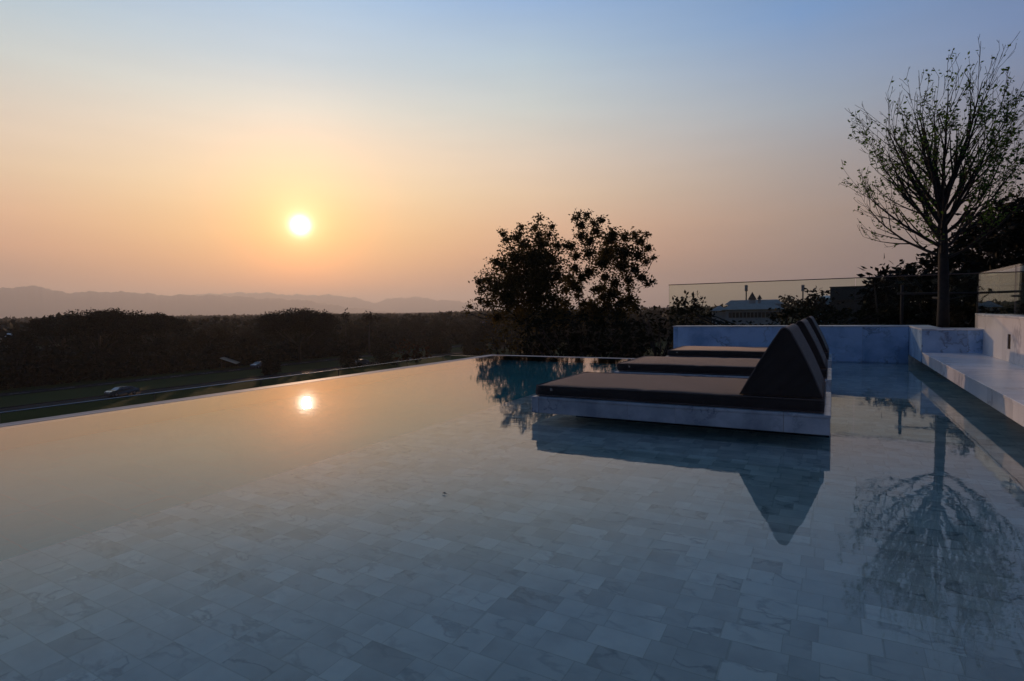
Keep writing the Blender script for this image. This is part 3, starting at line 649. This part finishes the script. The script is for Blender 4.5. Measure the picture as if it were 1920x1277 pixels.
leafy_tree('broadleaf_tree', 'dark round tree between the floodlight mast and the pale blue building', 'tree', 60, 1532, [(1532,552,9),(1522,560,12),(1543,562,13),(1515,572,14,1.3),(1535,575,18,1.4),(1555,580,16,1.3),(1500,582,14,1.3),(1478,588,14,1.3),(1520,592,20,1.3),(1550,597,18,1.3),(1580,590,12,1.2),(1455,594,12,1.2)], 0.45, 160, M_dark_leaf, 20, 0.2, fork_z=-3, depth=1.2)
leafy_tree('broadleaf_tree', 'low dark tree behind the roofs, left of the right floodlight mast', 'tree', 230, 1476, [(1470,562,6),(1478,558,6),(1485,562,6),(1495,565,5),(1490,570,8),(1475,570,8),(1465,572,6)], 1.2, 24, M_dark_leaf, 21, 0.5, depth=2)

# ------------------------------------------------------------------ ground, roads
M_grass = plain('lawn_grass', (0.028, 0.042, 0.011), 1.0, spec=0.05, noise=0.35, nscale=0.05)
gm = bpy.data.meshes.new('ground'); bm = bmesh.new(); bmesh.ops.create_circle(bm, cap_ends=True, radius=14000, segments=96)
for v in bm.verts: v.co.z = GROUND
ground = bm_obj('ground', bm, M_grass); tag(ground, kind='structure')
M_asph = plain('asphalt', (0.026, 0.026, 0.028), 0.95, spec=0.08, noise=0.25, nscale=0.6)
M_kerb = plain('kerb', (0.04, 0.04, 0.038), 0.95, spec=0.1, noise=0.2)
def strip(name, x0, x1, y0, y1, z, mat):
    return tag(mesh_obj(name, [(x0, y0, z), (x1, y0, z), (x1, y1, z), (x0, y1, z)], [(0, 1, 2, 3)], mat), kind='structure')
strip('road', -127, -123.5, -400, 900, GROUND + 0.02, M_asph)
strip('road', -106.3, -101.7, -400, 900, GROUND + 0.02, M_asph)
for x in (-127.3, -123.2, -106.6, -101.4):
    tag(box('kerb', (x - .12, -400, GROUND), (x + .12, 900, GROUND + .13), M_kerb), kind='structure')
M_paint = plain('road_paint', (0.5, 0.5, 0.48), 0.7)
bm = bmesh.new()
for x in (-125.25,):
    for k in range(60): quad(bm, [(x - .07, -60 + k * 7, GROUND + .026), (x + .07, -60 + k * 7, GROUND + .026), (x + .07, -57 + k * 7, GROUND + .026), (x - .07, -57 + k * 7, GROUND + .026)], 0)
tag(bm_obj('lane_markings', bm, M_paint), kind='structure')

# ------------------------------------------------------------------ cars
def make_car(loc, rz, col, label):
    r = empty('car', loc, rz); tag(r, label, 'car')
    paint = plain('car_paint', col, 0.18, metal=0.3, spec=0.8); glass = plain('car_glass', (0.02, 0.025, 0.03), 0.05, spec=0.9)
    tyre = plain('tyre', (0.02, 0.02, 0.02), 0.8); rim = plain('wheel_rim', (0.4, 0.4, 0.42), 0.3, metal=1)
    side = [(-2.35, .35), (-2.40, .62), (-2.30, .86), (-1.95, .98), (-1.35, 1.04), (-0.72, 1.42), (0.35, 1.52), (1.15, 1.42), (1.85, 1.10), (2.28, 1.02), (2.36, .75), (2.30, .35)]
    V = []; W = .88
    for y, sh in ((-W, 0.0), (-W * .97, 1.0), (W * .97, 1.0), (W, 0.0)):
        for x, z in side:
            tum = 0.16 if z > 1.08 else 0.0
            yy = y * (1 - tum); V.append((x * (1 if sh else .985), yy, z if sh else .35 + (z - .35) * .97))
    m = len(side); Fc = []
    for j in range(3):
        for i in range(m):
            a = j * m + i; b = j * m + (i + 1) % m; Fc.append((a, b, b + m, a + m))
    Fc.append(tuple(range(m))[::-1]); Fc.append(tuple(3 * m + i for i in range(m)))
    mesh_obj('body', V, Fc, paint, r, smooth=False)
    # windows
    def q(name, pts): mesh_obj(name, pts, [(0, 1, 2, 3)], glass, r)
    q('windscreen', [(-1.34, -.70, 1.062), (-1.34, .70, 1.062), (-.74, .62, 1.425), (-.74, -.62, 1.425)])
    q('rear_window', [(1.19, -.62, 1.425), (1.19, .62, 1.425), (1.84, .68, 1.125), (1.84, -.68, 1.125)])
    for s in (-1, 1):
        q('side_window', [(-1.05, s * .885, 1.08), (0.3, s * .885, 1.08), (0.28, s * .75, 1.42), (-.62, s * .755, 1.38)])
        q('side_window', [(0.38, s * .885, 1.08), (1.62, s * .885, 1.08), (1.1, s * .76, 1.36), (0.36, s * .75, 1.42)])
    for x in (-1.45, 1.45):
        for s in (-1, 1):
            t = Tubes(); t.path([(x, s * .72, .33), (x, s * .82, .33), (x, s * .91, .33)], [.33, .33, .32], 18); wh = t.build('wheel', tyre, r, smooth=False)
            t = Tubes(); t.path([(x, s * .912, .33), (x, s * .917, .33), (x, s * .922, .33)], [.2, .2, .19], 14); t.build('rim', rim, wh, smooth=False)
    for s in (-.62, .62):
        box('headlight', (-2.41, s - .16, .66), (-2.28, s + .16, .80), rim, r, .02); box('tail_light', (2.28, s - .16, .80), (2.39, s + .16, .94), plain('tail_red', (.3, .01, .01), .3), r, .02)
    return r
make_car((-104.0, 52.6, GROUND + .022), math.radians(92), (0.10, 0.13, 0.13), 'dark car driving left along the nearer road, seen over the pool edge')
make_car((-125.2, 95.5, GROUND + .022), math.radians(100), (0.22, 0.23, 0.24), 'pale car on the far road, left of the small roadside tree')
make_car((-104.5, 109.0, GROUND + .022), math.radians(92), (0.16, 0.16, 0.17), 'grey car farther right on the nearer road, by the roadside trees')

# ------------------------------------------------------------------ woodland
def proto_crown(seed, R, H, n, leaf, mat, trunk_h, dome=False):
    rg = np.random.default_rng(seed); blobs = []
    k = 44 if dome else 26
    for i in range(k):
        a = rg.random() * 6.283; q = math.sqrt(rg.random())
        rr = R * q * .85; top = H - (H - trunk_h) * (0.30 if dome else 0.62) * (rr / R) ** 2
        z = top - R * .22 - rg.random() * (0.10 if dome else 0.85) * (H - trunk_h)
        blobs.append((np.array([math.cos(a) * rr, math.sin(a) * rr, z]), R * (0.27 if dome else 0.36) * (.8 + .4 * rg.random()), 1.0))
    tot = sum(b[1] ** 2.2 for b in blobs); P = blob_points(blobs, n / tot, seed, soft=False)
    return P, blobs
protos = []
def wood_tree(label, P, blobs, leaf, mat, H, loc, rz, s, name='woodland_tree', group='trees of the dark wood beyond the road', src=None, seed=0):
    if src is None:
        r = empty(name, loc, rz); r.scale = (s, s, s)
        tag(r, label, 'tree', group); leaf_mesh('crown', P, leaf, mat, r, seed, wide=.7)
        tb = Tubes(); tb.path([(0, 0, -.3), (.1, 0, H * .3), (0, 0, H * .62)], [H * .03, H * .022, H * .012], 7)
        for c, rr, _ in blobs[:9]: tb.path([(0, 0, H * .3), np.array(c) * .5 + np.array([0, 0, H * .12]), c], [H * .014, H * .009, H * .004], 4)
        tb.build('trunk', M_bark, r); return r
    c = src.copy(); COL.objects.link(c); c.location = loc; c.rotation_euler = (0, 0, rz); c.scale = (s, s, s)
    tag(c, label, 'tree', group)
    for ch in src.children:
        d = ch.copy(); COL.objects.link(d); d.parent = c
    return c
GEN = 'dark round-crowned tree in the black wood beyond the far road'
rw = random.Random(99); first = [None] * 3; cnt = 0
spec = [(51, 4.6, 10.4), (52, 5.4, 11.4), (53, 3.9, 9.6)]
rows = [(-140, 30, 330, 8.6), (-154, 34, 360, 11), (-180, 36, 390, 17)]
def inview(x, y):
    c = RC @ (np.array([x, y, -4]) - EYE)
    if c[2] <= 1: return False
    px = c[0] / c[2] * F + CX
    return -60 < px < 1010
for (X, ya, yb, step) in rows:
    y = ya
    while y < yb:
        x = X + rw.uniform(-3, 3); yy = y + rw.uniform(-2, 2); y += step * rw.uniform(.8, 1.2)
        if not inview(x, yy): continue
        k = rw.randrange(3); sd_, R_, H_ = spec[k]; s = rw.uniform(.82, 1.08)
        loc = (x, yy, GROUND)
        if first[k] is None:
            P, bl = proto_crown(sd_, R_, H_, 14000, .5, M_wood_leaf, H_ * .14)
            first[k] = wood_tree(GEN, P, bl, .42, M_wood_leaf, H_, loc, rw.random() * 6.28, s, seed=sd_)
        else: wood_tree(GEN, None, None, 0, None, 0, loc, rw.random() * 6.28, s, src=first[k])
        cnt += 1
# trees that stand between the roads and the right, in front of the far plain
for (X, Y, s) in [(-96, 150, .95), (-86, 165, 1.0), (-104, 170, 1.0), (-75, 150, .92), (-92, 190, 1.05), (-70, 180, 1.0), (-112, 195, 1.0), (-60, 160, .9), (-48, 150, .95), (-80, 215, 1.05), (-58, 200, 1.0), (-38, 170, .9), (-45, 215, 1.0), (-66, 128, .8), (-50, 118, .75),(-30,140,.8),(-110,150,.85),(-118,215,1.0),(-100,235,1.05)]:
    k = rw.randrange(3); wood_tree('dark round-crowned tree in the clump between the road and the leafy tree pair', None, None, 0, None, 0, (X, Y, GROUND), rw.random() * 6.28, s * 1.02, src=first[k], group='trees in the clump right of the road')
# two broad rain trees whose domes stand above the wood
def dome_tree(px, dist, R_, H_, label, seed):
    b = at_d(px, 620, dist); P, bl = proto_crown(seed, R_, H_, 22000, .5, M_wood_leaf, H_ * .5, dome=True)
    wood_tree(label, P, bl, .42, M_wood_leaf, H_, (b[0], b[1], GROUND), 0.3, 1.0, name='rain_tree', group=None, seed=seed)
dome_tree(185, 168, 10.5, 15.2, 'broad domed rain tree rising above the wood at the left', 61)
dome_tree(290, 175, 7.5, 13.9, 'lower domed tree beside the broad domed rain tree', 63)
dome_tree(560, 170, 11.0, 14.8, 'broad domed rain tree above the wood below the setting sun', 62)
dome_tree(120, 180, 7.0, 13.9, 'flat-topped tree joining the broad domed rain tree on its left', 64)
leafy_tree('small_tree', 'forked treetop sticking out above the wood at the left', 'tree', 190, 266, [(261,589,3.2),(268,592,3),(274,589,2.8),(266,596,4)], .8, 40, M_wood_leaf, 65, .3, depth=.3)
leafy_tree('small_tree', 'dark tufted treetop above the wood, right of the domed rain tree under the sun', 'tree', 190, 648, [(648,588,5),(643,592,4),(654,592,4),(648,598,7)], .8, 40, M_wood_leaf, 66, .3, depth=.6)
leafy_tree('small_tree', 'round dark treetop sticking up halfway between the sun and the leafy tree pair', 'tree', 190, 692, [(690,587,5),(684,592,4),(697,590,4),(692,598,8),(680,598,5),(705,598,5)], .8, 40, M_wood_leaf, 67, .3, depth=.6)
# roadside trees in front of the roads
def road_tree(px, py, H_, R_, label, seed):
    b = at_z(px, py, GROUND); P, bl = proto_crown(seed, R_, H_, 2600, .5, M_wood_leaf, H_ * .2)
    wood_tree(label, P, bl, .42, M_wood_leaf, H_, (b[0], b[1], GROUND), 1.0, 1.0, name='roadside_tree', group=None, seed=seed)
road_tree(508, 703, 4.6, 1.8, 'small dark roadside tree beside the pale car on the far road', 71)
road_tree(655, 690, 7.5, 3.2, 'larger dark roadside tree standing just above the glass rail', 72)
road_tree(720, 684, 6.5, 3.4, 'squat roadside tree between the larger one and the reddish shrubs', 73)
# reddish shrubs near the road end
leafy_tree('shrub', 'reddish-brown shrub in the dark clump left of the leafy tree pair', 'shrub', 70, 770, [(750,655,12),(765,648,12),(780,655,14),(760,668,16),(785,670,14),(800,660,10)], .5, 60, leafmat('rusty_leaves', (.055, .025, .014), (.075, .038, .016), .4), 74, .12, depth=1.5)
rg = np.random.default_rng(84); n = 60000
X = -134 - 40 * rg.random(n) ** 2; Y = rg.uniform(20, 420, n); Z = GROUND + (4.6 + 1.2 * np.sin(Y * .35) + .8 * np.sin(Y * .13 + 1)) * rg.random(n) * 1.1 + (134 + X) * -.03
o = leaf_mesh('undergrowth', np.stack([X, Y, Z], 1), 1.1, M_wood_leaf, None, 84, wide=.8); tag(o, 'dark undergrowth filling the front edge of the wood', 'undergrowth', kind='stuff')
# distant canopy: far-off wood, nobody could count it
def canopy(name, x0, x1, y0, y1, n, leaf, zt, seed, mat):
    rg = np.random.default_rng(seed); 
    X = rg.uniform(x0, x1, n); Y = rg.uniform(y0, y1, n)
    bump = 1.6 * np.sin(X * .11 + 1.3 * np.sin(Y * .05)) * np.sin(Y * .09 + X * .03) + 1.2 * np.sin(X * .031 + 2) + 1.0 * np.sin(Y * .021) + 1.0 * np.sin(X * .23 + Y * .19)
    Z = GROUND + zt + bump - rg.random(n) ** 2 * 6
    o = leaf_mesh(name, np.stack([X, Y, Z], 1), leaf, mat, None, seed, wide=.9); tag(o, kind='stuff'); return o
o = canopy('far_wood', -620, -190, 30, 760, 130000, 2.0, 8.7, 81, M_wood_leaf); tag(o, 'dark far-off wood stretching back behind the nearer trees to the hazy plain', 'wood')
rg = np.random.default_rng(82); n = 130000; ang = rg.uniform(-1.35, .75, n); rad = 620 + 3200 * rg.random(n) ** 1.2
X = np.sin(ang) * rad; Y = np.cos(ang) * rad
Z = GROUND + 8.2 + 2.0 * np.sin(X * .02) * np.sin(Y * .017) + 2.0 * np.sin(X * .0061 + Y * .004) + 2.2 * rg.random(n) * (rg.random(n) < .25) - rg.random(n) ** 2 * 6 + rad * .0012
o = leaf_mesh('distant_wood', np.stack([X, Y, Z], 1), 5.0, M_wood_leaf, None, 82, wide=.8); tag(o, 'hazy line of woodland along the horizon below the mountains', 'wood', kind='stuff')
rg = np.random.default_rng(83); n = 45000
X = rg.uniform(-110, 160, n); Y = rg.uniform(235, 620, n); Z = GROUND + 8.8 + 1.2 * np.sin(X * .12) * np.sin(Y * .1) + 1.2 * np.sin(X * .05 + 1) - rg.random(n) ** 2 * 7
keep = (np.abs(np.arctan2(X, Y) - math.radians(-0.2)) > 0.13); 
o = leaf_mesh('park_wood', np.stack([X, Y, Z], 1)[keep], 2.8, M_wood_leaf, None, 83, wide=.9); tag(o, 'dark wood behind the leafy tree pair and the hedge', 'wood', kind='stuff')

# ------------------------------------------------------------------ tin shelter catching the low sun, white roof at the left edge
def gable_roof(r, x0, x1, y0, y1, z0, z1, mat, over=.5, name='roof'):
    ym = (y0 + y1) / 2
    V = [(x0 - over, y0 - over, z0), (x1 + over, y0 - over, z0), (x1 + over, y1 + over, z0), (x0 - over, y1 + over, z0), (x0 - over, ym, z1), (x1 + over, ym, z1)]
    V += [(x, y, z - .12) for x, y, z in V]
    Fc = [(0, 1, 5, 4), (2, 3, 4, 5), (0, 4, 3, 9, 10, 6), (1, 2, 8, 11, 7)[:0] or (1, 7, 11, 8, 2, 5), (6, 10, 11, 7), (8, 11, 10, 9), (0, 6, 7, 1), (2, 8, 9, 3)]
    Fc = [f for f in Fc if len(f) > 2]
    return mesh_obj(name, V, Fc, mat, r)
def hip_roof(r, x0, x1, y0, y1, z0, z1, inset, mat, name='roof'):
    V = [(x0, y0, z0), (x1, y0, z0), (x1, y1, z0), (x0, y1, z0), (x0 + inset, (y0 + y1) / 2, z1), (x1 - inset, (y0 + y1) / 2, z1)]
    return mesh_obj(name, V, [(0, 1, 5, 4), (1, 2, 5), (2, 3, 4, 5), (3, 0, 4), (3, 2, 1, 0)], mat, r)
M_tin = plain('tin_roof', (0.55, 0.50, 0.46), 0.28, metal=1.0, noise=.2, nscale=2)
c = at_z(432, 692, GROUND)
sh = empty('tin_shelter', (c[0], c[1], GROUND), math.radians(-44.6)); tag(sh, 'low tin-roofed shelter glinting in the low sun at the edge of the wood', 'shelter')
zr = lambda y: 2.1 - .42 * y
mesh_obj('roof', [(x, y, zr(y) + d) for d in (0, .06) for x, y in ((-2.6, -1.8), (2.6, -1.8), (2.6, 1.8), (-2.6, 1.8))], [(0, 3, 2, 1), (4, 5, 6, 7), (0, 1, 5, 4), (1, 2, 6, 5), (2, 3, 7, 6), (3, 0, 4, 7)], M_tin, sh)
for x in (-2.3, 2.3):
    for y in (-1.5, 1.5): cyl('post', (x, y, 0), (x, y, zr(y) - .02), .07, M_wood, sh)
M_pale = plain('pale_render', (0.42, 0.41, 0.42), .9, spec=.1, noise=.15, nscale=.4)
M_blueroof = plain('grey_blue_roof', (0.22, 0.24, 0.27), .8, spec=.15, noise=.15, nscale=.5)
M_win = plain('window_glass', (0.02, 0.025, 0.03), .1)
c = at_d(4, 620, 250)
wh = empty('white_roofed_hall', (c[0], c[1], GROUND), math.radians(60)); tag(wh, 'pale low-roofed hall half out of frame at the left edge above the wood', 'building')
box('wall', (-9, -6, 0), (7, 6, 7.2), M_pale, wh); hip_roof(wh, -9.5, 7.5, -6.5, 6.5, 7.21, 9.2, 5.0, plain('white_metal_roof', (.55, .58, .6), .35))

# ------------------------------------------------------------------ far buildings at the right
D = 200.0
def building_frame(px, dist):
    b = at_d(px, 600, dist); az = math.atan2(b[0], b[1]); return b, -az
sb, srz = building_frame(1415, D)
def zz(py, px, dist=D): return at_d(px, py, dist)[2] - GROUND
def xx(px, dist=D, ref=1415):   # sideways metres from the building's origin
    p = at_d(px, 600, dist); v = p[:2] - sb[:2]; return v[0] * math.cos(srz) + v[1] * math.sin(srz)
sch = empty('school_building', (sb[0], sb[1], GROUND), srz); tag(sch, 'far grey-roofed building with two steep pointed gables above its hip roofs', 'building')
bx = lambda name, lo, hi, mat, par=sch: box(name, lo, hi, mat, par)
bx('wall', (xx(1360), 0.0, 0), (xx(1462), 14, zz(580, 1410)), M_pale)
hip_roof(sch, xx(1352), xx(1470), -1.2, 15, zz(580, 1410), zz(569, 1410), 3.0, M_blueroof)
bx('rear_wall', (xx(1360), 15.5, 0), (xx(1468), 26, zz(570, 1410)), M_pale)
hip_roof(sch, xx(1354), xx(1474), 15.2, 27, zz(570, 1410), zz(561, 1410), 1.8, M_blueroof, name='rear_roof')
bx('wing_wall', (xx(1334), 2, 0), (xx(1360) - .1, 12, zz(585, 1345)), M_pale)
hip_roof(sch, xx(1330), xx(1363), 1, 13, zz(583, 1345), zz(573, 1345), 2.5, M_blueroof, name='wing_roof')
for (a, b, ap, zb, za) in ((1401, 1419, 1410, 561, 545), (1419, 1430, 1424.6, 560, 551)):
    x0, x1, xm = xx(a), xx(b), xx(ap); h0, h1 = zz(zb, 1410), zz(za, 1410); yc, dy = 14.0, (x1 - x0) / 2
    tw_ = box('tower', (x0 + .4, yc - dy + .4, zz(572, 1410)), (x1 - .4, yc + dy - .4, h0), M_pale, sch)
    mesh_obj('tower_roof', [(x0, yc - dy, h0 + .01), (x1, yc - dy, h0 + .01), (x1, yc + dy, h0 + .01), (x0, yc + dy, h0 + .01), (xm, yc, h1)], [(0, 1, 4), (1, 2, 4), (2, 3, 4), (3, 0, 4), (3, 2, 1, 0)], plain('dark_tiles', (.045, .03, .03), .7), tw_)
for k in range(14):
    x = xx(1366) + k * (xx(1458) - xx(1366)) / 13.2
    f = box('window', (x, -.12, zz(596, 1410)), (x + 1.0, -.01, zz(585, 1410)), plain('window_frame', (.2, .2, .21), .6) if k == 0 else bpy.data.materials['window_frame'], sch)
    box('pane', (x + .1, -.16, zz(596, 1410) + .15), (x + .9, -.125, zz(585, 1410) - .15), M_win, f)
def mast(px, label):
    c = at_d(px, 600, 270); az = math.atan2(c[0], c[1]); r = empty('floodlight_mast', (c[0], c[1], GROUND), -az); tag(r, label, 'floodlight')
    top = at_d(px, 546, 270)[2] - GROUND; w = .55
    cyl('pole', (0, 0, -.2), (0, 0, top), .28, M_bark, r, 8)
    fr = box('lamp_frame', (-w * 1.1, -.2, top), (w * 1.1, .1, top + 2.6), plain('mast_frame', (.12, .08, .07), .6) if 'mast_frame' not in bpy.data.materials else bpy.data.materials['mast_frame'], r)
    for i in range(2):
        for j in range(4): box('lamp', (-w + i * .6, -.42, top + .2 + j * .6), (-w + i * .6 + .5, -.21, top + .65 + j * .6), M_pale, fr)
mast(1399, 'left floodlight mast, beside the pointed gables'); mast(1505, 'right floodlight mast, between the roofs and the dark round tree')
c = at_d(1603, 600, 110); az = math.atan2(c[0], c[1]); s_ = 110 / F / .82
dk = empty('dark_block_building', (c[0], c[1], GROUND), -az); tag(dk, 'dark teal flat-roofed block behind the glass fence, right of the round tree', 'building')
zt = at_d(1603, 538, 110)[2] - GROUND; zb_ = at_d(1603, 562, 110)[2] - GROUND
box('upper_storey', (-3.6, 0, zb_), (3.2, 8, zt), plain('dark_teal_cladding', (.014, .03, .04), .5, noise=.15), dk)
box('wall', (-3.4, .4, 0), (3.0, 8, zb_ - .01), M_dark, dk); box('roof', (-3.7, -.1, zt + .005), (3.3, 8.1, zt + .14), M_dark, dk)
c = at_d(1575, 600, 130); az = math.atan2(c[0], c[1])
lb = empty('pale_blue_building', (c[0], c[1], GROUND), -az); tag(lb, 'pale blue building glimpsed between the round tree and dark teal block', 'building')
zt = at_d(1575, 556, 130)[2] - GROUND
M_lb = plain('pale_blue_paint', (.22, .34, .42), .6, noise=.1)
box('wall', (-4.0, 0, 0), (3.2, 7, zt - .3), M_lb, lb); hip_roof(lb, -4.4, 3.6, -.4, 7.4, zt - .29, zt + .3, 1.5, plain('light_blue_roof', (.2, .32, .4), .4))
for k in range(4): box('window', (-3.4 + k * 1.6, -.05, zt - 2.2), (-2.5 + k * 1.6, -.01, zt - 1.1), M_win, lb)
c = at_d(905, 606, 330); az = math.atan2(c[0], c[1]); hz = c[2] - GROUND
ho = empty('house', (c[0], c[1], GROUND), -az + .3); tag(ho, 'small house with a mauve-grey roof glimpsed left of the leafy tree pair', 'house')
box('wall', (-6, -4, 0), (6, 4, hz - 1.4), M_dark, ho); hip_roof(ho, -7, 7, -5, 5, hz - 1.39, hz + .8, 3.0, plain('mauve_roof', (.16, .13, .18), .6))

cp = empty('canvas_pavilion', (6.24, 17.0, 0.0)); tag(cp, 'cream canvas pavilion seen through the glass above the pinkish marble wall', 'pavilion')
M_canvas = plain('cream_canvas', (0.72, 0.62, 0.48), .85, noise=.12, nscale=2, spec=.1)
M_canvas2 = plain('olive_canvas', (0.22, 0.20, 0.14), .9, noise=.12, nscale=2, spec=.1)
ez = 1.705; hw = 2.98
mesh_obj('roof', [(-hw, -.4, ez), (hw, -.4, ez), (hw, 1.0, ez), (-hw, 1.0, ez), (0, .3, ez + .80), (-hw, -.4, ez - .03), (hw, -.4, ez - .03), (hw, 1.0, ez - .03), (-hw, 1.0, ez - .03)], [(0, 1, 4), (1, 2, 4), (2, 3, 4), (3, 0, 4), (0, 5, 6, 1), (1, 6, 7, 2), (2, 7, 8, 3), (3, 8, 5, 0), (8, 7, 6, 5)], M_canvas, cp)
box('side_panel', (-hw + .08, 0.02, .5), (hw - .08, .06, ez - .04), M_canvas2, cp); box('side_panel', (-hw + .08, .061, .5), (-hw + .12, .9, ez - .04), M_canvas2, cp)
for x in (-hw + .04, hw - .04): cyl('post', (x, -.02, .5), (x, -.02, ez - .04), .035, M_wood, cp)
rl = empty('garden_rail', (4.2, 14.6, 0.5)); tag(rl, 'dark wooden post-and-rail behind the glass on the pinkish marble wall', 'railing')
cyl('rail', (-1.62, 0, .86), (2.6, 0, .86), .028, M_dark, rl)
for x in (-1.45, -.2, 1.1, 2.4): cyl('post', (x, 0, -.02), (x, 0, .93), .035, M_dark, rl)
shrub('hedge', 'short dark hedge behind the glass on top of the pinkish marble wall', 15.4, [(x, y, 13, 1.8) for x in range(1840, 2010, 11) for y in (578, 592)], 0.1, 900, M_bush, 31, cat='hedge', depth=.2)

# ------------------------------------------------------------------ mountains
prof = [(-400,548),(-200,556),(-60,543),(0,541),(40,536),(75,534),(90,540),(125,550),(150,547),(200,545),(235,546),(262,549),(300,553),(350,551),(400,554),(470,556),(530,560),(600,566),(650,575),(700,582),(760,588),(830,592),(1500,592)]
Rm = 9500.0
def ridge(name, Rm, off, scale, seed):
    rg = np.random.default_rng(seed); pxs = np.linspace(-400, 1500, 420)
    py = np.interp(pxs, [p[0] for p in prof], [p[1] for p in prof])
    jag = sum(np.sin(pxs * f + rg.random() * 6) * a for f, a in ((.045, 1.1), (.11, 1.0), (.23, .8), (.51, .6), (.97, .4)))
    V = []; nr = 14
    for i, px in enumerate(pxs):
        p = at_d(px, py[i] + off + jag[i], Rm); hgt = (p[2] + 12) * scale
        d = np.array([p[0], p[1]]) / math.hypot(p[0], p[1])
        for k in range(nr):
            t = k / (nr - 1); rad = Rm - 2600 + 3800 * t; q = math.exp(-((rad - Rm) / 950) ** 2)
            nzv = (rg.random() - .5) * 40 * (q < .97) * q
            V.append((d[0] * rad, d[1] * rad, GROUND - 6 + (hgt * rad / Rm if q > .97 else hgt) * q + nzv))
    Fc = [(i * nr + k, (i + 1) * nr + k, (i + 1) * nr + k + 1, i * nr + k + 1) for i in range(len(pxs) - 1) for k in range(nr - 1)]
    return tag(mesh_obj(name, V, Fc, plain('mountain_forest', (.035, .045, .04), .95, noise=.3, nscale=.004), None, smooth=True), kind='structure')
ridge('mountains', Rm, 0, 1.0, 5)
prof = [(-400,590),(100,575),(300,556),(420,548),(520,550),(600,553),(660,556),(700,566),(730,560),(780,557),(840,562),(900,570),(1000,574),(1150,572),(1300,576),(1500,574)]
ridge('mountains', 13200.0, 0, 1.0, 8)

# ------------------------------------------------------------------ little things on the water
p = at_z(833, 927, 0)
fl = mesh_obj('floating_leaf', [(-.011, 0, .003), (0, .006, .006), (.013, 0, .004), (0, -.006, .005), (0, 0, .009)], [(0, 1, 4), (1, 2, 4), (2, 3, 4), (3, 0, 4), (3, 2, 1, 0)], plain('dead_leaf', (.012, .01, .01), .6))
fl.location = (p[0], p[1], 0); fl.scale = (1.5, 1.5, 1.5); tag(fl, 'tiny dark leaf floating on the still water in the middle of the pool', 'leaf')

# ------------------------------------------------------------------ haze
HAZE = True
if HAZE:
    m = bpy.data.materials.new('haze_air'); m.use_nodes = True; n = m.node_tree.nodes; l = m.node_tree.links; n.clear()
    pv = n.new('ShaderNodeVolumePrincipled'); pv.inputs['Color'].default_value = (0.92, 0.885, 0.85, 1); pv.inputs['Density'].default_value = 1.5e-4; pv.inputs['Anisotropy'].default_value = 0.4
    o = n.new('ShaderNodeOutputMaterial'); l.new(pv.outputs[0], o.inputs['Volume'])
    hz_ = box('haze', (-16500, -16500, GROUND - 20), (16500, 16500, 490), m); tag(hz_, 'thin evening haze over the plain', 'haze', kind='stuff')
